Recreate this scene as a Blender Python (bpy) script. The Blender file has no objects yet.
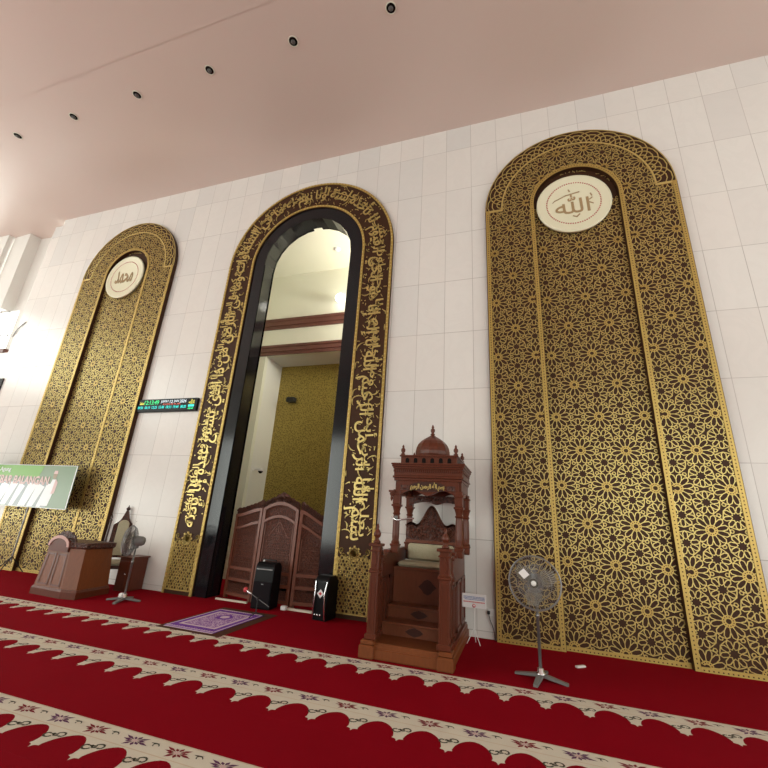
import bpy, math, random
from math import sin, cos, pi, radians, sqrt, atan2, hypot
from mathutils import Matrix, Vector
random.seed(7)
S = bpy.context.scene
COL = S.collection

# ------------------------------------------------------------------ materials
def mat(name, color=(.8,.8,.8), rough=.5, metal=0., build=None, emit=None, estr=1., spec=.5, coat=0.):
    m = bpy.data.materials.new(name); m.use_nodes = True
    nt = m.node_tree; b = nt.nodes['Principled BSDF']
    b.inputs['Base Color'].default_value = (*color, 1)
    b.inputs['Roughness'].default_value = rough
    b.inputs['Metallic'].default_value = metal
    b.inputs['Specular IOR Level'].default_value = spec
    if coat: b.inputs['Coat Weight'].default_value = coat; b.inputs['Coat Roughness'].default_value = .08
    if emit:
        b.inputs['Emission Color'].default_value = (*emit, 1); b.inputs['Emission Strength'].default_value = estr
    if build: build(NT(nt, b))
    return m

class NT:
    def __init__(s, nt, b): s.nt, s.b = nt, b
    def n(s, typ, **kw):
        x = s.nt.nodes.new(typ)
        for k, v in kw.items(): setattr(x, k, v)
        return x
    def l(s, a, b): s.nt.links.new(a, b)
    def setin(s, node, i, v):
        if hasattr(v, 'is_output'): s.l(v, node.inputs[i])
        else: node.inputs[i].default_value = v
    def m(s, op, a, b=0., c=0.):
        x = s.n('ShaderNodeMath', operation=op)
        s.setin(x, 0, a); s.setin(x, 1, b)
        if len(x.inputs) > 2: s.setin(x, 2, c)
        return x.outputs[0]
    def obj(s): return s.n('ShaderNodeTexCoord').outputs['Object']
    def sep(s, v):
        x = s.n('ShaderNodeSeparateXYZ'); s.l(v, x.inputs[0]); return x.outputs
    def comb(s, a, b, c):
        x = s.n('ShaderNodeCombineXYZ')
        for i, v in enumerate((a, b, c)): s.setin(x, i, v)
        return x.outputs[0]
    def noise(s, vec, scale, detail=3., rough=.5, dist=0.):
        x = s.n('ShaderNodeTexNoise'); s.l(vec, x.inputs['Vector'])
        x.inputs['Scale'].default_value = scale; x.inputs['Detail'].default_value = detail
        x.inputs['Roughness'].default_value = rough; x.inputs['Distortion'].default_value = dist
        return x.outputs[0]
    def voro(s, vec, scale, feature='F1'):
        x = s.n('ShaderNodeTexVoronoi', feature=feature); s.l(vec, x.inputs['Vector'])
        x.inputs['Scale'].default_value = scale
        return x.outputs['Distance']
    def white(s, vec):
        x = s.n('ShaderNodeTexWhiteNoise'); s.l(vec, x.inputs['Vector']); return x.outputs['Value']
    def mix(s, f, a, b, blend='MIX'):
        x = s.n('ShaderNodeMix', data_type='RGBA', blend_type=blend)
        s.setin(x, 0, f)
        for i, v in ((6, a), (7, b)):
            s.setin(x, i, (*v, 1) if isinstance(v, tuple) else v)
        return x.outputs[2]
    def ramp(s, f, lo, hi, a=0., b=1.):
        x = s.n('ShaderNodeMapRange'); s.setin(x, 0, f)
        for i, v in enumerate((lo, hi, a, b)): x.inputs[i+1].default_value = v
        return x.outputs[0]
    def bump(s, h, strength=.3, dist=.01):
        x = s.n('ShaderNodeBump'); x.inputs['Strength'].default_value = strength
        x.inputs['Distance'].default_value = dist; s.l(h, x.inputs['Height']); s.l(x.outputs[0], s.b.inputs['Normal'])
    def col(s, c): s.l(c, s.b.inputs['Base Color'])
    def rough(s, c): s.l(c, s.b.inputs['Roughness'])

TW = .54; ZB = 3.885
def tile_build(t):
    o = t.sep(t.obj())
    u = t.m('DIVIDE', o[0], TW)
    hi = t.m('DIVIDE', t.m('SUBTRACT', o[2], ZB), 1.1325)
    lo = t.m('DIVIDE', t.m('SUBTRACT', o[2], ZB), 1.26)
    v = t.m('MINIMUM', t.m('MAXIMUM', hi, 0.), 99.)
    v = t.m('ADD', v, t.m('MINIMUM', lo, 0.))
    fu, fv = t.m('FLOOR', u), t.m('FLOOR', v)
    du = t.m('MULTIPLY', t.m('PINGPONG', u, .5), TW)
    dv = t.m('MULTIPLY', t.m('PINGPONG', v, .5), 1.15)
    d = t.m('MINIMUM', du, dv)
    joint = t.ramp(d, .002, .006)
    w = t.white(t.comb(fu, fv, 3.))
    w2 = t.white(t.comb(fu, fv, 9.))
    base = t.mix(t.m('POWER', w, 2.2), (.77,.755,.72), (.69,.685,.665))
    base = t.mix(t.m('MULTIPLY', w2, .35), base, (.77,.72,.67))
    off = t.comb(t.m('MULTIPLY', w, 40.), t.m('MULTIPLY', w2, 30.), 0.)
    vm = t.n('ShaderNodeVectorMath', operation='ADD'); t.l(t.obj(), vm.inputs[0]); t.l(off, vm.inputs[1])
    ns = t.noise(vm.outputs[0], 1.6, 6., .6, 1.2)
    vein = t.ramp(t.m('ABSOLUTE', t.m('SUBTRACT', ns, .5)), 0., .08, .13, 0.)
    base = t.mix(vein, base, (.64,.62,.59))
    jc = t.mix(w2, (.40,.375,.35), (.56,.53,.50))
    t.col(t.mix(joint, jc, base))
    h = t.m('ADD', t.m('MULTIPLY', joint, .4), t.m('MULTIPLY', t.noise(t.obj(), .9, 1.), .6))
    t.bump(h, .12, .01)
M = {}
M['tile'] = mat('marble_tile', rough=.24, spec=.38, build=tile_build)
def ceil_b(t):
    n = t.noise(t.obj(), .35, 3.); t.col(t.mix(n, (.66,.55,.495), (.71,.60,.54)))
    t.bump(t.noise(t.obj(), 1.1, 2.), .25, .03)
M['ceiling'] = mat('ceiling_paint', rough=.36, build=ceil_b)
M['white'] = mat('white_plaster', (.75,.74,.70), .6)
M['cream_wall'] = mat('cream_plaster', (.74,.73,.62), .6)
M['greywall'] = mat('grey_plaster', (.42,.41,.38), .6)
def carpet(t, c1, c2):
    n = t.noise(t.obj(), 700., 2.); n2 = t.noise(t.obj(), 1.3, 4.)
    c = t.mix(n2, c1, c2); t.col(t.mix(t.m('MULTIPLY', n, .5), c, tuple(x*.55 for x in c1)))
    t.bump(n, .5, .004)
M['red'] = mat('red_carpet', rough=.95, spec=.04, build=lambda t: carpet(t, (.25,.0020,.009), (.30,.003,.013)))
M['beige'] = mat('beige_carpet', rough=.95, spec=.1, build=lambda t: carpet(t, (.74,.68,.56), (.80,.74,.62)))
M['beige2'] = mat('beige_line', (.62,.50,.36), .95, spec=.1)
M['maroon'] = mat('maroon_pile', (.20,.02,.03), .95, spec=.1)
M['plum'] = mat('plum_pile', (.13,.05,.11), .95, spec=.1)
M['olive'] = mat('olive_pile', (.07,.065,.045), .95, spec=.1)
M['gold'] = mat('gold_metal', (.64,.50,.18), .36, .65)
M['goldband'] = mat('gold_band', (.50,.35,.10), .42, .6)
M['brown'] = mat('dark_brown_panel', (.050,.022,.011), .5, spec=.15)
M['granite'] = mat('black_granite', rough=.12, spec=.35, build=lambda t: t.col(t.mix(t.m('GREATER_THAN', t.noise(t.obj(), 260., 1.), .68), (.006,.006,.008), (.04,.04,.045))))
def wood_b(c1, c2, sc=(3., 3., .5)):
    def f(t):
        mp = t.n('ShaderNodeMapping'); mp.inputs['Scale'].default_value = sc; t.l(t.obj(), mp.inputs[0])
        n = t.noise(mp.outputs[0], 9., 5., .6, 1.5); t.col(t.mix(n, c1, c2)); t.bump(n, .08, .005)
    return f
def carved_b(c1, c2, scale=26., st=.9):
    def f(t):
        v = t.voro(t.obj(), scale, 'SMOOTH_F1'); n = t.noise(t.obj(), scale*.8, 2., .5, 2.)
        h = t.m('ADD', v, n); t.col(t.mix(t.ramp(h, .5, 1.2), c2, c1)); t.bump(h, st, .03)
    return f
M['wood'] = mat('reddish_wood', rough=.36, spec=.35, build=wood_b((.145,.034,.014), (.06,.014,.006)))
M['wood_light'] = mat('golden_brown_wood', rough=.45, spec=.3, build=wood_b((.22,.062,.016), (.11,.03,.009)))
M['wood_dark'] = mat('dark_wood', rough=.35, build=wood_b((.06,.016,.009), (.03,.009,.006)))
M['carved'] = mat('carved_wood', rough=.4, build=carved_b((.10,.026,.012), (.018,.005,.003)))
M['carved_fine'] = mat('finely_carved_wood', rough=.45, build=carved_b((.135,.036,.016), (.03,.008,.005), 48., 1.))
M['frame_wood'] = mat('screen_frame_wood', rough=.4, build=wood_b((.19,.058,.028), (.12,.033,.017)))
M['cushion'] = mat('cream_upholstery', rough=.8, build=lambda t: t.col(t.mix(t.noise(t.obj(), 60., 3.), (.50,.46,.32), (.34,.30,.19))))
M['cream'] = mat('cream_acrylic', (.78,.76,.56), .35)
M['tan'] = mat('tan_lettering', (.36,.25,.12), .5)
M['reddot'] = mat('red_dot', (.45,.05,.04), .5)
M['black'] = mat('black_plastic', (.005,.005,.006), .3, spec=.12)
M['blackm'] = mat('matt_black', (.015,.014,.014), .6)
M['charcoal'] = mat('charcoal_grille', (.009,.006,.008), .6, spec=.1)
M['chrome'] = mat('chrome', (.75,.75,.77), .18, 1.)
M['grey'] = mat('grey_metal', (.28,.28,.28), .35, .6)
M['greyp'] = mat('grey_plastic', (.16,.16,.155), .45)
M['blade'] = mat('smoky_plastic_blade', (.30,.27,.22), .4); M['blade'].node_tree.nodes['Principled BSDF'].inputs['Alpha'].default_value = .42
M['whitep'] = mat('white_plastic', (.78,.78,.76), .35)
M['paper'] = mat('white_board', (.80,.78,.78), .5)
M['blue'] = mat('blue_ink', (.10,.17,.42), .5)
M['redink'] = mat('red_ink', (.60,.05,.06), .5)
M['purple'] = mat('purple_rug', rough=.9, spec=.1, build=lambda t: t.col(t.mix(t.ramp(t.noise(t.obj(), 30., 3., .6, 1.), .45, .55), (.14,.035,.30), (.22,.08,.40))))
def lil(t):
    v = t.ramp(t.noise(t.obj(), 26., 3., .6, 2.), .47, .53); t.col(t.mix(v, (.20,.06,.32), (.62,.45,.62)))
M['lilac'] = mat('lilac_pattern', rough=.9, spec=.1, build=lil)
M['pink'] = mat('pale_rug_border', (.66,.52,.60), .9, spec=.1)
M['mat_brown'] = mat('brown_underlay', (.085,.035,.022), .95, spec=.1)
M['lit_wood'] = mat('window_lit_wood', (.50,.26,.22), .35)  # window light on the lectern arch, put into a paler wood colour
M['riser_wood'] = mat('riser_wood', rough=.35, build=wood_b((.22,.068,.030), (.12,.034,.015)))
M['mould'] = mat('brown_moulding', rough=.4, build=wood_b((.17,.065,.045), (.11,.04,.03)))
def goldwall(t):
    v = t.voro(t.obj(), 34.); n = t.noise(t.obj(), 3., 3.)
    c = t.mix(t.ramp(v, .25, .5), (.07,.045,.008), (.42,.31,.07)); t.col(t.mix(t.m('MULTIPLY', n, .4), c, (.16,.13,.03)))
M['goldwall'] = mat('gold_patterned_wall', rough=.45, metal=.35, build=goldwall)
M['leaf'] = mat('gold_leaf_relief', rough=.45, metal=.35, build=lambda t: t.col(t.mix(t.noise(t.obj(), 14., 2.), (.42,.28,.06), (.72,.54,.18))))
M['lamp'] = mat('lamp_glow', (.9,.9,.85), .4, emit=(1.,.97,.86), estr=5.)
M['dark'] = mat('hole_shade', (.012,.010,.009), .8, spec=.05)  # near-black colour standing for the shade inside small holes
M['bulb'] = mat('unlit_bulb', (.10,.095,.09), .3)
M['green'] = mat('green_print', (.18,.42,.08), .35)
M['sage'] = mat('sage_print', (.20,.30,.19), .3)
M['print_grey'] = mat('grey_print', (.30,.36,.38), .3)
M['print_white'] = mat('white_print', (.78,.82,.84), .3)
M['print_pink'] = mat('pale_pink_print', (.66,.48,.46), .35)
M['print_skin'] = mat('tan_print', (.35,.26,.17), .35)
for n_, c_ in (('led_g',(.02,.9,.25)),('led_w',(.75,.85,.9)),('led_b',(.02,.55,.95)),('led_t',(.02,.85,.75)),('led_y',(.85,.8,.1)),('led_r',(.8,.12,.08))):
    M[n_] = mat('glowing_'+n_, (.02,.02,.02), .5, emit=c_, estr=1.1)
def glass_b(t):
    pass
M['glass'] = mat('window_glass', (1,1,1), .02); M['glass'].node_tree.nodes['Principled BSDF'].inputs['Transmission Weight'].default_value = 1.; M['glass'].node_tree.nodes['Principled BSDF'].inputs['IOR'].default_value = 1.02

# ------------------------------------------------------------------ mesh builder
class MB:
    def __init__(s, xf=None): s.v, s.f, s.mi, s.sm, s.xf, s.mats = [], [], [], [], xf, []
    def add(s, vs, fs, m=0, smooth=False):
        k = len(s.v)
        if s.xf is not None: vs = [tuple(s.xf @ Vector(p)) for p in vs]
        s.v += [tuple(p) for p in vs]
        for f in fs: s.f.append([i+k for i in f]); s.mi.append(m); s.sm.append(smooth)
        return s
    def box(s, x0, x1, y0, y1, z0, z1, m=0):
        if x0 > x1: x0, x1 = x1, x0
        if y0 > y1: y0, y1 = y1, y0
        if z0 > z1: z0, z1 = z1, z0
        v = [(x0,y0,z0),(x1,y0,z0),(x1,y1,z0),(x0,y1,z0),(x0,y0,z1),(x1,y0,z1),(x1,y1,z1),(x0,y1,z1)]
        return s.add(v, [(0,3,2,1),(4,5,6,7),(0,1,5,4),(1,2,6,5),(2,3,7,6),(3,0,4,7)], m)
    def bbox(s, x0, x1, y0, y1, z0, z1, b=.008, m=0):
        # bevelled box
        import itertools
        xs, ys, zs = (x0, x1), (y0, y1), (z0, z1); V = {}; L = []
        for i, j, k in itertools.product((0,1), repeat=3):
            sx, sy, sz = (b if i == 0 else -b), (b if j == 0 else -b), (b if k == 0 else -b)
            for ax in range(3):
                p = [xs[i]+sx, ys[j]+sy, zs[k]+sz]; p[ax] = (xs, ys, zs)[ax][(i,j,k)[ax]]
                V[i,j,k,ax] = len(L); L.append(tuple(p))
        F = []
        for ax in range(3):
            a, c = [q for q in range(3) if q != ax]
            for e in (0,1):
                r = []
                for pa, pc in ((0,0),(1,0),(1,1),(0,1)):
                    t = [0,0,0]; t[ax] = e; t[a] = pa; t[c] = pc; r.append(V[t[0],t[1],t[2],ax])
                F.append(r)
            for pa in (0,1):
                for pc in (0,1):
                    t = [0,0,0]; t[a] = pa; t[c] = pc; t2 = list(t); t2[ax] = 1
                    F.append([V[(*t,a)], V[(*t2,a)], V[(*t2,c)], V[(*t,c)]])
        for t in itertools.product((0,1), repeat=3): F.append([V[(*t,0)], V[(*t,1)], V[(*t,2)]])
        return s.add(L, F, m)
    def prism(s, pts, a0, a1, axis='y', m=0):
        # pts 2-D outline (x,z) for axis y, (x,y) for axis z, (y,z) for axis x
        def P(p, a): return {'y': (p[0], a, p[1]), 'z': (p[0], p[1], a), 'x': (a, p[0], p[1])}[axis]
        n = len(pts); v = [P(p, a0) for p in pts] + [P(p, a1) for p in pts]
        f = [list(range(n)), list(range(2*n-1, n-1, -1))] + [(i, (i+1) % n, (i+1) % n + n, i+n) for i in range(n)]
        return s.add(v, f, m)
    def taper(s, p0, p1, z0, z1, m=0):
        n = len(p0); v = [(*p, z0) for p in p0] + [(*p, z1) for p in p1]
        return s.add(v, [list(range(n)), list(range(2*n-1, n-1, -1))] + [(i, (i+1) % n, (i+1) % n + n, i+n) for i in range(n)], m)
    def ribbon(s, A, B, y0, y1, m=0, closed=False):
        # solid band between two (x,z) paths, from y0 (front) to y1 (back)
        n = len(A); v = []
        for a, b in zip(A, B): v += [(a[0],y0,a[1]), (b[0],y0,b[1]), (b[0],y1,b[1]), (a[0],y1,a[1])]
        f = []
        for i in range(n if closed else n-1):
            j = (i+1) % n
            for q in range(4): f.append((4*i+q, 4*i+(q+1) % 4, 4*j+(q+1) % 4, 4*j+q))
        if not closed: f += [(0,3,2,1), (4*n-4,4*n-3,4*n-2,4*n-1)]
        return s.add(v, f, m)
    def tube(s, pts, r, n=8, m=0, closed=False, smooth=True):
        pts = [Vector(p) for p in pts]; k = len(pts); v = []; f = []
        rs = r if isinstance(r, (list, tuple)) else [r]*k
        up = Vector((0,0,1)); prev = None
        for i, p in enumerate(pts):
            if closed: d = pts[(i+1) % k] - pts[i-1]
            else: d = pts[min(i+1, k-1)] - pts[max(i-1, 0)]
            d.normalize()
            if prev is None:
                a = d.cross(up if abs(d.z) < .95 else Vector((1,0,0))).normalized()
            else:
                a = (prev - d*prev.dot(d)).normalized()
            prev = a; b = d.cross(a)
            for j in range(n):
                t = 2*pi*j/n; v.append(tuple(p + (a*cos(t) + b*sin(t))*rs[i]))
        for i in range(k if closed else k-1):
            i2 = (i+1) % k
            for j in range(n): f.append((i*n+j, i*n+(j+1) % n, i2*n+(j+1) % n, i2*n+j))
        s.add(v, f, m, smooth)
        if not closed: s.add(v[:n], [list(range(n))], m); s.add(v[-n:], [list(range(n))], m)
        return s
    def lathe(s, prof, c=(0,0,0), n=16, m=0, axis='z', smooth=True, phase=0.):
        v = []; f = []
        for r, h in prof:
            for j in range(n):
                t = 2*pi*j/n + phase; x, y = r*cos(t), r*sin(t)
                if axis == 'z': v.append((c[0]+x, c[1]+y, c[2]+h))
                elif axis == 'y': v.append((c[0]+x, c[1]+h, c[2]+y))
                else: v.append((c[0]+h, c[1]+x, c[2]+y))
        k = len(prof)
        for i in range(k-1):
            for j in range(n): f.append((i*n+j, i*n+(j+1) % n, (i+1)*n+(j+1) % n, (i+1)*n+j))
        f += [list(range(n)), list(range((k-1)*n, k*n))]
        return s.add(v, f, m, smooth)
    def seg(s, p, q, w, y0, y1, m=0):
        # thin raised bar in the xz plane: front y0, back y1
        dx, dz = q[0]-p[0], q[1]-p[1]; L = hypot(dx, dz)
        if L < 1e-6: return s
        ex, ez = dx/L*w*.35, dz/L*w*.35; nx, nz = -dz/L*w/2, dx/L*w/2
        a = (p[0]-ex, p[1]-ez); b = (q[0]+ex, q[1]+ez)
        v = [(a[0]+nx,y0,a[1]+nz),(b[0]+nx,y0,b[1]+nz),(b[0]-nx,y0,b[1]-nz),(a[0]-nx,y0,a[1]-nz),
             (a[0]+nx*1.25,y1,a[1]+nz*1.25),(b[0]+nx*1.25,y1,b[1]+nz*1.25),(b[0]-nx*1.25,y1,b[1]-nz*1.25),(a[0]-nx*1.25,y1,a[1]-nz*1.25)]
        return s.add(v, [(0,1,2,3),(0,4,5,1),(2,6,7,3)], m)
    def build(s, name, mats, parent=None, loc=None, rotz=0., label=None, bevel=0., stuff=False):
        me = bpy.data.meshes.new(name); me.from_pydata(s.v, [], s.f)
        for m in (mats if isinstance(mats, (list, tuple)) else [mats]): me.materials.append(M[m])
        me.polygons.foreach_set('material_index', s.mi); me.polygons.foreach_set('use_smooth', s.sm)
        me.update()
        import bmesh
        bm = bmesh.new(); bm.from_mesh(me); bmesh.ops.recalc_face_normals(bm, faces=bm.faces); bm.to_mesh(me); bm.free()
        o = bpy.data.objects.new(name, me); COL.objects.link(o)
        if parent: o.parent = parent
        if loc: o.location = loc
        if rotz: o.rotation_euler[2] = rotz
        if label: o['label'] = label
        if bevel:
            md = o.modifiers.new('bevel', 'BEVEL'); md.width = bevel; md.segments = 2; md.limit_method = 'ANGLE'
        return o

def tag(o, label, cat, group=None):
    o['label'] = label; o['category'] = cat
    if group: o['group'] = group
    return o
def root(name, loc, label, cat, rotz=0., group=None):
    o = bpy.data.objects.new(name, None); COL.objects.link(o); o.location = loc; o.rotation_euler[2] = rotz
    return tag(o, label, cat, group)
def struct(o): o['kind'] = 'structure'; return o
def copy_tree(o, parent=None):
    c = o.copy(); COL.objects.link(c)
    if parent: c.parent = parent
    for ch in list(o.children): copy_tree(ch, c)
    return c

def arch(cx, hw, zb, zs, n=40, r=None):
    r = r or hw
    return [(cx-hw, zb)] + [(cx - hw*cos(pi*i/n), zs + r*sin(pi*i/n)) for i in range(n+1)] + [(cx+hw, zb)]
def arch_d(cx, hw, zb, zs, n=40, nz=12):
    # same with straight sides subdivided (for equal numbering of nested arches)
    L = [(cx-hw, zb+(zs-zb)*i/nz) for i in range(nz)]
    return L + [(cx - hw*cos(pi*i/n), zs + hw*sin(pi*i/n)) for i in range(n+1)] + [(cx+hw, zs-(zs-zb)*(i+1)/nz) for i in range(nz)]

# Arabic text through the built-in font, letters joined by presentation forms
AR = {'ا':('FE8D','FE8E'),'أ':('FE83','FE84'),'إ':('FE87','FE88'),'آ':('FE81','FE82'),'ب':('FE8F','FE90','FE91','FE92'),'ة':('FE93','FE94'),'ت':('FE95','FE96','FE97','FE98'),
'ث':('FE99','FE9A','FE9B','FE9C'),'ج':('FE9D','FE9E','FE9F','FEA0'),'ح':('FEA1','FEA2','FEA3','FEA4'),'خ':('FEA5','FEA6','FEA7','FEA8'),'د':('FEA9','FEAA'),'ذ':('FEAB','FEAC'),
'ر':('FEAD','FEAE'),'ز':('FEAF','FEB0'),'س':('FEB1','FEB2','FEB3','FEB4'),'ش':('FEB5','FEB6','FEB7','FEB8'),'ص':('FEB9','FEBA','FEBB','FEBC'),'ض':('FEBD','FEBE','FEBF','FEC0'),
'ط':('FEC1','FEC2','FEC3','FEC4'),'ظ':('FEC5','FEC6','FEC7','FEC8'),'ع':('FEC9','FECA','FECB','FECC'),'غ':('FECD','FECE','FECF','FED0'),'ف':('FED1','FED2','FED3','FED4'),
'ق':('FED5','FED6','FED7','FED8'),'ك':('FED9','FEDA','FEDB','FEDC'),'ل':('FEDD','FEDE','FEDF','FEE0'),'م':('FEE1','FEE2','FEE3','FEE4'),'ن':('FEE5','FEE6','FEE7','FEE8'),
'ه':('FEE9','FEEA','FEEB','FEEC'),'و':('FEED','FEEE'),'ى':('FEEF','FEF0'),'ي':('FEF1','FEF2','FEF3','FEF4'),'ئ':('FE89','FE8A','FE8B','FE8C'),'ء':('FE80',),'ؤ':('FE85','FE86')}
def shape(txt):
    out = []
    for w in txt.split(' '):
        r = ''
        if w == 'الله': r = '\ufdf2'
        else:
            for i, ch in enumerate(w):
                if ch not in AR: continue
                f = AR[ch]; pj = i > 0 and w[i-1] in AR and len(AR[w[i-1]]) == 4 and len(f) > 1
                nj = i < len(w)-1 and len(f) == 4 and w[i+1] in AR and len(AR[w[i+1]]) > 1
                r += chr(int(f[(3 if nj else 1) if pj else (2 if nj else 0)], 16))
        out.append(r)
    return ' '.join(out)[::-1]
def text_mesh(body, size=1., extr=0., bold=0., spacing=1.):
    cu = bpy.data.curves.new('txt', 'FONT'); cu.body = body; cu.size = size; cu.resolution_u = 3
    cu.extrude = extr; cu.offset = bold; cu.space_character = spacing
    o = bpy.data.objects.new('txt', cu); COL.objects.link(o)
    dg = bpy.context.evaluated_depsgraph_get(); dg.update()
    me = bpy.data.meshes.new_from_object(o.evaluated_get(dg))
    V = [tuple(v.co) for v in me.vertices]; F = [list(p.vertices) for p in me.polygons]
    bpy.data.objects.remove(o); bpy.data.curves.remove(cu); bpy.data.meshes.remove(me)
    return V, F
def text_at(mb, body, x, z, y, h, m=0, width=None, ext=.002, center=False, bold=0.):
    V, F = text_mesh(body, 1., ext/h, bold)
    if not V: return
    x0 = min(v[0] for v in V); x1 = max(v[0] for v in V); z0 = min(v[1] for v in V); z1 = max(v[1] for v in V)
    sz = h/(z1-z0); sx = sz if width is None else width/(x1-x0)
    if center: x = x - (x1-x0)*sx/2
    mb.add([(x+(v[0]-x0)*sx, y-v[2]*sz, z+(v[1]-z0)*sz) for v in V], F, m)

# ------------------------------------------------------------------ camera
F_PX = 402.8094
def rot(w):
    w = Vector(w); return Matrix.Rotation(w.length, 3, w.normalized())
Rw = rot((-.3296,.3142,.0078)) @ Matrix(((1,0,0),(0,0,-1),(0,1,0)))     # world -> image axes
CAM = Vector((1.74609,-6.95358,1.58661))
cd = bpy.data.cameras.new('camera'); cam = bpy.data.objects.new('camera', cd); COL.objects.link(cam)
rm = Rw.transposed() @ Matrix(((1,0,0),(0,-1,0),(0,0,-1)))
cam.matrix_world = Matrix.Translation(CAM) @ rm.to_4x4()
cd.sensor_width = 36.; cd.sensor_height = 36.; cd.sensor_fit = 'HORIZONTAL'; cd.lens = F_PX/768*36.; cd.clip_start = .05; cd.clip_end = 300
S.camera = cam

# ------------------------------------------------------------------ the room
ZC = 10.2; XL, XR, YB = -20., 16., -16.
AX = -2.70; AZ = 7.22; RO = 1.40           # mihrab arch centre, spring height, hole radius
mb = MB(); ah = arch(AX, RO, 0., AZ, 40); half = len(ah)//2
topp = (AX, AZ+RO)
left = [p for p in ah if p[0] <= AX+1e-6]; right = [p for p in ah if p[0] >= AX-1e-6]
mb.prism([(-12.25,0)] + left + [(AX, ZC), (-12.25+.35, ZC), (-12.25+.35, 9.98), (-12.25, 9.98)], 0., .3)
mb.prism([(XR,ZC), (AX, ZC)] + right + [(XR,0)], 0., .3)
wall = struct(mb.build('wall_front', 'tile'))
mb = MB().box(XL-.2, XR+.2, YB-.2, 3.2, -.12, 0.)
struct(mb.build('floor', 'greywall'))
mb = MB().box(XL-.2, XR+.2, -3.3, .7, ZC, ZC+.15).box(XL-.2, XR+.2, YB-.2, -3.3, ZC-.008, ZC+.15)
ceil = struct(mb.build('ceiling', 'ceiling'))

# wall left of the corner: tiled below, tall windows between folded pillars above
mb = MB().box(XL, -12.25, .001, .3, 0., 5.55)
struct(mb.build('wall_front', 'tile'))
mb = MB()
mb.prism([(-14.7,.22),(-13.86,.19),(-13.79,.5),(-13.35,.53),(-12.64,.2),(-12.25,.19),(-12.25,.8),(-14.0,.8)], 7.3, ZC, 'z')
mb.prism([(-16.6,.3),(-15.9,.05),(-14.73,.05),(-14.70,.8),(-16.6,.8)], 7.3, ZC, 'z')
struct(mb.build('wall_left_pleats', 'white')); bpy.data.objects['wall_left_pleats'].name = 'trim_1'
mb = MB().box(-17., -12.55, .02, .5, 5.5, 5.72); struct(mb.build('trim_2', 'mould'))
mb = MB()
for x in (-15.2,-14.5,-13.8,-13.12): mb.box(x, x+.05, .40, .45, 5.72, 7.3)
for z in (5.72,6.38,7.25): mb.box(-15.2,-13.07,.40,.45,z,z+.05)
w1 = struct(mb.build('window_1', 'whitep')); MB().box(-15.2,-13.07,.42,.425,5.72,7.3).build('pane', 'glass', w1)
struct(MB().box(-13.07,-12.25,.30,.5,5.72,7.5).box(-16.6,-15.2,.3,.5,5.72,7.5).build('wall_front', 'white'))
struct(MB().box(-13.9,-11.95,-.035,.0,3.2,4.72).build('trim_3', 'blackm'))  # black slab on the tiles, standing for the dark of a small opening
mb = MB().tube([(-12.95,.2,6.2),(-12.75,.0,6.45),(-12.6,-.03,6.62)], .012, 6)
tag(mb.build('hanging_cable', 'greyp'), 'short dark cable running up across the bright window at upper left', 'cable')
mb = MB().tube([(-12.3,-.01,6.05),(-12.15,-.03,6.3),(-11.93,-.01,6.5)], .012, 6)
tag(mb.build('loose_cable', 'greyp'), 'short dark cable lying on the tiles right of the bright window', 'cable')

# side walls with tall daylight openings
def wall_x(x0, x1, name, ya, yb, openings, m='greywall'):
    mb = MB(); ys = sorted(set([ya, yb] + [o[0] for o in openings] + [o[1] for o in openings]))
    for a, b in zip(ys[:-1], ys[1:]):
        mid = (a+b)/2; zs = sorted([(o[2], o[3]) for o in openings if o[0] < mid < o[1]])
        z = 0.
        for q0, q1 in zs:
            if q0 > z: mb.box(x0, x1, a, b, z, q0)
            z = q1
        if z < ZC: mb.box(x0, x1, a, b, z, ZC)
    return struct(mb.build(name, m))
opL = [(-15.5,-9.0,0.,2.6),(-8.2,-1.8,0.,2.6),(-15.5,-9.0,6.4,9.8),(-8.2,-3.2,6.4,9.8)]
wall_x(XL-.2, XL, 'wall_left', YB, .3, opL)
opR = [(-15.,-9.5,.6,7.5),(-8.5,-3.,.6,7.5)]
wall_x(XR, XR+.2, 'wall_right', YB, .3, opR)
mb = MB(); opB = [(-18.,-13.5),(-12.5,-8.),(4.5,8.5),(9.5,14.)]
x = XL
for a, b in opB: mb.box(x, a, YB-.3, YB, 0, ZC); mb.box(a, b, YB-.3, YB, 6.2, ZC); x = b
mb.box(x, XR, YB-.3, YB, 0, ZC); struct(mb.build('wall_back', 'greywall'))
def portal(loc, sx, sy, rotv):
    l = bpy.data.lights.new('daylight_portal', 'AREA'); l.shape = 'RECTANGLE'; l.size = sx; l.size_y = sy; l.cycles.is_portal = True
    o = bpy.data.objects.new('daylight_portal', l); COL.objects.link(o); o.location = loc; o.rotation_euler = rotv
for a, b, c, d in opL: portal((XL-.1, (a+b)/2, (c+d)/2), d-c, b-a, (0, -pi/2, 0))
for a, b, c, d in opR: portal((XR+.1, (a+b)/2, (c+d)/2), d-c, b-a, (0, pi/2, 0))
for a, b in opB: portal(((a+b)/2, YB-.15, 3.1), b-a, 6.2, (pi/2, 0, 0))

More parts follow.
